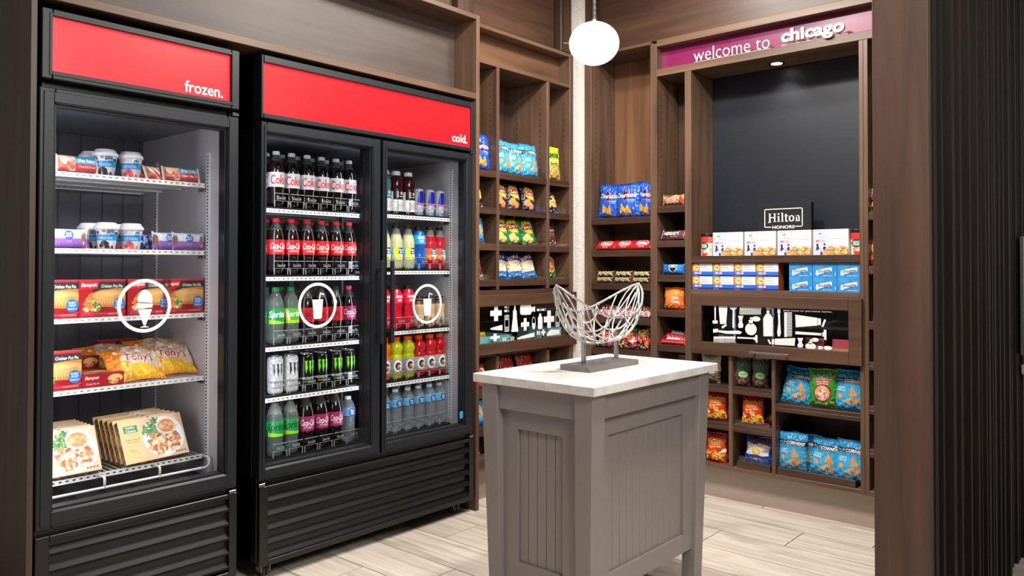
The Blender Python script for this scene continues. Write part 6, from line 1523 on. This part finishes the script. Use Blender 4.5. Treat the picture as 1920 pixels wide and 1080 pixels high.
for i, x in enumerate((-1.62, -1.48, -1.32)): put(x_dk, (x, YB+.12, .774), 0, 0, 0, label='dark blue box behind the rear flip door, %s of three' % ('leftmost', 'middle', 'rightmost')[i], cat='box', group='dark boxes behind the rear flip door')

# --- drinks cooler
XB1, XB2 = -2.912, -2.988
SHN = ['top', 'second', 'third', 'fourth', 'bottom']
def row(bay_, i, items, second=None, X=XB1):
    cols = colsL if bay_ == 'left' else colsR; z = (CSL if bay_ == 'left' else CSR)[i]+.0085
    R = random.Random(i*7+len(bay_))
    cnt = {}
    tot = {}
    for k, (p, d, ct, g) in items.items(): tot[d] = tot.get(d, 0)+1
    for k in sorted(items):
        p, d, ct, g = items[k]; cnt[d] = cnt.get(d, 0)+1; n = tot[d]
        pos = '' if n == 1 else (', %s of %s' % (('leftmost' if cnt[d] == 1 else 'rightmost' if cnt[d] == n else ('second', 'third', 'fourth', 'fifth')[cnt[d]-2]), ('two', 'three', 'four', 'five', 'six')[n-2]))
        put(p, (X+(-.003 if (k % 2) else 0), cols[k], z), RA+R.uniform(-.14, .14)-.18, label='%s, %s cooler door, %s shelf%s' % (d, bay_, SHN[i], pos), cat=ct, group=g)
    if second:
        for k in sorted(second):
            p, d, ct, g = second[k]; put(p, (X-.077, cols[k], z), RA+R.uniform(-.2, .2), label='%s, %s cooler door, %s shelf, second line, %s column' % (d.replace(' with green and yellow', ', yellow-green'), bay_, SHN[i], ('leftmost', 'second', 'third', 'fourth', 'fifth', 'rightmost')[k]), cat=ct, group=g)
S2 = lambda p, d: (p, d, 'bottle', 'bottles in the second line of the cooler')
row('left', 0, {k: (b_diet, 'silver-labelled dark cola bottle', 'bottle', 'silver-labelled cola bottles') for k in range(6)}, {k: S2(b_diet, 'dark cola bottle with grey cap') for k in range(6)})
row('left', 1, {k: (b_red, 'red-labelled cola bottle with red cap', 'bottle', 'red-labelled cola bottles') for k in range(6)}, {k: S2(b_red, 'dark cola bottle with red cap') for k in range(6)})
row('left', 2, {0: (b_spr, 'clear soda bottle with green label', 'bottle', None), 1: (b_spr2, 'clear soda bottle with green and yellow label', 'bottle', None), 2: (b_zero, 'red-labelled cola bottle with black cap', 'bottle', 'black-capped cola bottles'), 3: (b_zero, 'red-labelled cola bottle with black cap', 'bottle', 'black-capped cola bottles'), 4: (b_zero, 'red-labelled cola bottle with black cap', 'bottle', 'black-capped cola bottles'), 5: (b_cher, 'magenta-labelled cola bottle', 'bottle', None)},
    {0: S2(b_spr, 'clear soda bottle'), 1: S2(b_spr2, 'clear soda bottle'), 2: S2(b_zero, 'black-capped cola bottle'), 3: S2(b_zero, 'black-capped cola bottle')})
row('left', 3, {k: ((cn_white, 'silver white energy drink can', 'can', 'white energy cans') if k < 2 else (cn_green, 'black energy drink can with green claw marks', 'can', 'black energy cans')) for k in range(6)}, {k: (cn_green, 'black energy can', 'can', 'cans in the second line of the cooler') for k in (2, 3, 4, 5)})
row('left', 4, {0: (b_sprz, 'green-labelled soda bottle with dark cap', 'bottle', 'dark-capped green soda bottles'), 1: (b_sprz, 'green-labelled soda bottle with dark cap', 'bottle', 'dark-capped green soda bottles'), 2: (b_cher, 'magenta-labelled cola bottle', 'bottle', 'magenta cola bottles'), 3: (b_cher, 'magenta-labelled cola bottle', 'bottle', 'magenta cola bottles'), 4: (b_cher, 'magenta-labelled cola bottle', 'bottle', 'magenta cola bottles'), 5: (b_water, 'water bottle with blue label', 'bottle', None)},
    {1: S2(b_sprz, 'dark-capped bottle'), 2: S2(b_cher, 'red-capped cola bottle'), 3: S2(b_cher, 'red-capped cola bottle'), 4: S2(b_cher, 'red-capped cola bottle')})
row('right', 0, {0: (b_vteal, 'teal flavoured water bottle', 'bottle', None), 1: (b_vit, 'dark red flavoured water bottle with white cap', 'bottle', 'dark red water bottles'), 2: (b_vit, 'dark red flavoured water bottle with white cap', 'bottle', 'dark red water bottles'), 3: (cn_blue, 'slim blue and silver energy can', 'can', 'slim blue cans'), 4: (cn_blue, 'slim blue and silver energy can', 'can', 'slim blue cans'), 5: (cn_blue, 'slim blue and silver energy can', 'can', 'slim blue cans')},
    {1: S2(b_vit, 'dark red water bottle'), 3: (cn_blue, 'slim blue can', 'can', 'cans in the second line of the cooler'), 4: (cn_blue, 'slim blue can', 'can', 'cans in the second line of the cooler')})
row('right', 1, {0: (b_lem, 'pale lemonade bottle', 'bottle', 'pale lemonade bottles'), 1: (b_lem, 'pale lemonade bottle', 'bottle', 'pale lemonade bottles'), 2: (b_lem, 'pale lemonade bottle', 'bottle', 'pale lemonade bottles'), 3: (b_pblue, 'blue sports drink bottle with black cap', 'bottle', None), 4: (b_pun, 'red fruit punch bottle with black cap', 'bottle', 'red punch bottles'), 5: (b_pun, 'red fruit punch bottle with black cap', 'bottle', 'red punch bottles')})
row('right', 2, {0: (b_pred, 'red sports drink bottle with black cap', 'bottle', 'red sports drinks'), 1: (b_pred, 'red sports drink bottle with black cap', 'bottle', 'red sports drinks'), 2: (b_pred, 'red sports drink bottle with black cap', 'bottle', 'red sports drinks'), 3: (b_frap, 'brown-capped creamy coffee bottle', 'bottle', 'creamy coffee bottles'), 4: (b_frap, 'brown-capped creamy coffee bottle', 'bottle', 'creamy coffee bottles'), 5: (b_frap, 'brown-capped creamy coffee bottle', 'bottle', 'creamy coffee bottles')},
    {1: S2(b_pred, 'red sports drink'), 3: S2(b_frap, 'creamy coffee bottle'), 4: S2(b_frap, 'creamy coffee bottle')})
row('right', 3, {0: (b_gor, 'orange sports drink bottle', 'bottle', None), 1: (b_yel, 'yellow sports drink bottle with orange cap', 'bottle', 'yellow sports drinks'), 2: (b_yel, 'yellow sports drink bottle with orange cap', 'bottle', 'yellow sports drinks'), 3: (b_gred, 'red sports drink bottle with orange cap', 'bottle', 'orange-capped red sports drinks'), 4: (b_gred, 'red sports drink bottle with orange cap', 'bottle', 'orange-capped red sports drinks'), 5: (b_gred, 'red sports drink bottle with orange cap', 'bottle', 'orange-capped red sports drinks')},
    {1: S2(b_yel, 'yellow sports drink'), 2: S2(b_yel, 'yellow sports drink'), 3: S2(b_gred, 'red sports drink'), 4: S2(b_gred, 'red sports drink')})
row('right', 4, {k: (b_water, 'water bottle with blue label and white cap', 'bottle', 'water bottles') for k in range(6)}, {k: S2(b_water, 'water bottle') for k in range(6)})

# --- freezer
XZ = -2.905
F_ = lambda p, y, z, X=XZ, tilt=0, roll=0, yaw=0, **k: put(p, (X, y, z+.001), RA+yaw, tilt, roll, **k)
z = FS[0]
F_(r_ice, 1.060, z, -2.895, tilt=-.12, yaw=.05, label='red and blue wrapped ice cream bar at the left of the top freezer shelf', cat='ice cream bar')
F_(k_choc, 1.160, z, -2.915, yaw=-.35, label='ice cream cup with dark pieces on the top freezer shelf', cat='ice cream cup')
F_(k_str, 1.248, z, -2.915, yaw=-.35, label='ice cream cup with red fruit on the top freezer shelf', cat='ice cream cup')
F_(k_str, 1.150, z, -3.01, yaw=-.2, label='ice cream cup behind the front left cup on the top freezer shelf', cat='ice cream cup')
F_(r_ice, 1.335, z, -2.955, tilt=-.5, yaw=.35, label='red wrapped ice cream bar half hidden behind the front bar, top freezer shelf', cat='ice cream bar')
F_(r_ice, 1.372, z, -2.925, tilt=-.45, yaw=.2, label='red wrapped ice cream bar lying under the blue-ended one, top freezer shelf', cat='ice cream bar')
F_(r_ice, 1.430, z, -2.895, tilt=-.35, yaw=-.1, label='red wrapped ice cream bar at the right end of the top freezer shelf', cat='ice cream bar')
z = FS[1]
F_(r_lil, 1.030, z, -2.89, tilt=-.08, label='lilac and white wrapped ice cream bar at the left front, second freezer shelf', cat='ice cream bar')
F_(r_lil, 1.052, z, -2.93, tilt=-.05, yaw=.05, label='lilac ice cream bar behind the left front one, second freezer shelf', cat='ice cream bar', group='lilac bars standing behind, second freezer shelf')
F_(r_lil, 1.070, z, -2.97, tilt=-.05, yaw=.05, label='lilac ice cream bar standing third in line at the left, second freezer shelf', cat='ice cream bar')
F_(r_lil, 1.085, z, -3.02, tilt=-.05, yaw=.05, label='lilac ice cream bar standing fourth in line at the left, second freezer shelf', cat='ice cream bar')
F_(k_choc, 1.166, z, -2.915, yaw=-.3, label='ice cream cup with dark pieces on the second freezer shelf', cat='ice cream cup')
F_(k_str, 1.252, z, -2.915, yaw=-.3, label='ice cream cup with red fruit on the second freezer shelf', cat='ice cream cup')
F_(k_choc, 1.145, z, -3.005, yaw=-.3, label='ice cream cup behind the dark one on the second freezer shelf', cat='ice cream cup')
F_(k_str, 1.235, z, -3.01, yaw=-.3, label='ice cream cup behind the red one on the second freezer shelf', cat='ice cream cup')
F_(r_blu, 1.310, z, -2.945, tilt=-.1, yaw=.4, label='crumpled dark blue wrapped ice cream bar on the second freezer shelf', cat='ice cream bar')
F_(r_lil, 1.385, z, -2.905, tilt=-.12, yaw=.1, label='lilac ice cream bar right of the crumpled blue one, second freezer shelf', cat='ice cream bar')
F_(r_lil, 1.455, z, -2.89, tilt=-.10, label='lilac ice cream bar at the right end of the second freezer shelf', cat='ice cream bar')
z = FS[2]
for i, y in enumerate((.975+.035, 1.143, 1.308, 1.436)):
    if i == 0: y = 1.000-.012
    F_(x_pie, y, z, -2.887, yaw=(0, 0, 0, 0)[i], label='red pot pie box standing on the third freezer shelf, %s of four' % ('leftmost', 'second', 'third', 'rightmost')[i], cat='box', group='red pot pie boxes')
z = FS[3]
F_(x_pie, .998, z, -2.887, label='red pot pie box standing upright at the left of the fourth freezer shelf', cat='box')
F_(x_pie2, 1.148, z, -2.885, label='red pot pie box lying flat in front on the fourth freezer shelf', cat='box')
F_(x_pie2, 1.130, z, -3.03, label='red pot pie box lying behind the front flat one, fourth freezer shelf', cat='box', group='flat pie boxes at the back')
F_(x_pie2, 1.128, z+.046, -3.05, label='red pot pie box lying on top of the rear flat one', cat='box')
F_(x_pie, 1.33, z, -3.20, label='dark shaded pot pie box standing at the back of the fourth freezer shelf', cat='box')
F_(g_tony, 1.282, z+.004, -2.905, tilt=-.75, yaw=.06, roll=.0, label='orange frozen pizza bag in front, left one of two', cat='frozen food bag')
F_(g_tony, 1.418, z+.008, -2.935, tilt=-.8, yaw=-.05, label='orange frozen pizza bag in front, right one of two', cat='frozen food bag')
F_(g_tony, 1.255, z+.004, -3.05, tilt=-.7, yaw=.2, label='orange frozen bag half hidden behind the left pizza bag', cat='frozen food bag')
F_(g_tony, 1.42, z+.004, -3.07, tilt=-.6, yaw=-.1, label='orange frozen bag half hidden behind the right pizza bag', cat='frozen food bag')
z = FS[4]
for j in range(6):
    F_(x_hc, 1.335-.004*j, z+.0145+.0*j, -2.862-.033*j, tilt=-.47, roll=-.03, yaw=-.0, label='tan turkey dinner box leaning back in the right stack, %s' % ('front one', 'second', 'third', 'fourth', 'fifth', 'rearmost')[j], cat='box', group='tan dinner boxes, right stack')
for j in range(6):
    F_(x_hc, 1.02-.0*j, z+.0145, -2.858-.033*j, tilt=-.47, label='tan turkey dinner box leaning back in the left stack, %s' % ('front one', 'second', 'third', 'fourth', 'fifth', 'rearmost')[j], cat='box', group='tan dinner boxes, left stack')
# anything built but never placed is removed
def kill(o):
    for c in children(o): kill(c)
    bpy.data.objects.remove(o)
for nm in list(KIDS):
    if nm not in USED and nm in bpy.data.objects: kill(bpy.data.objects[nm])
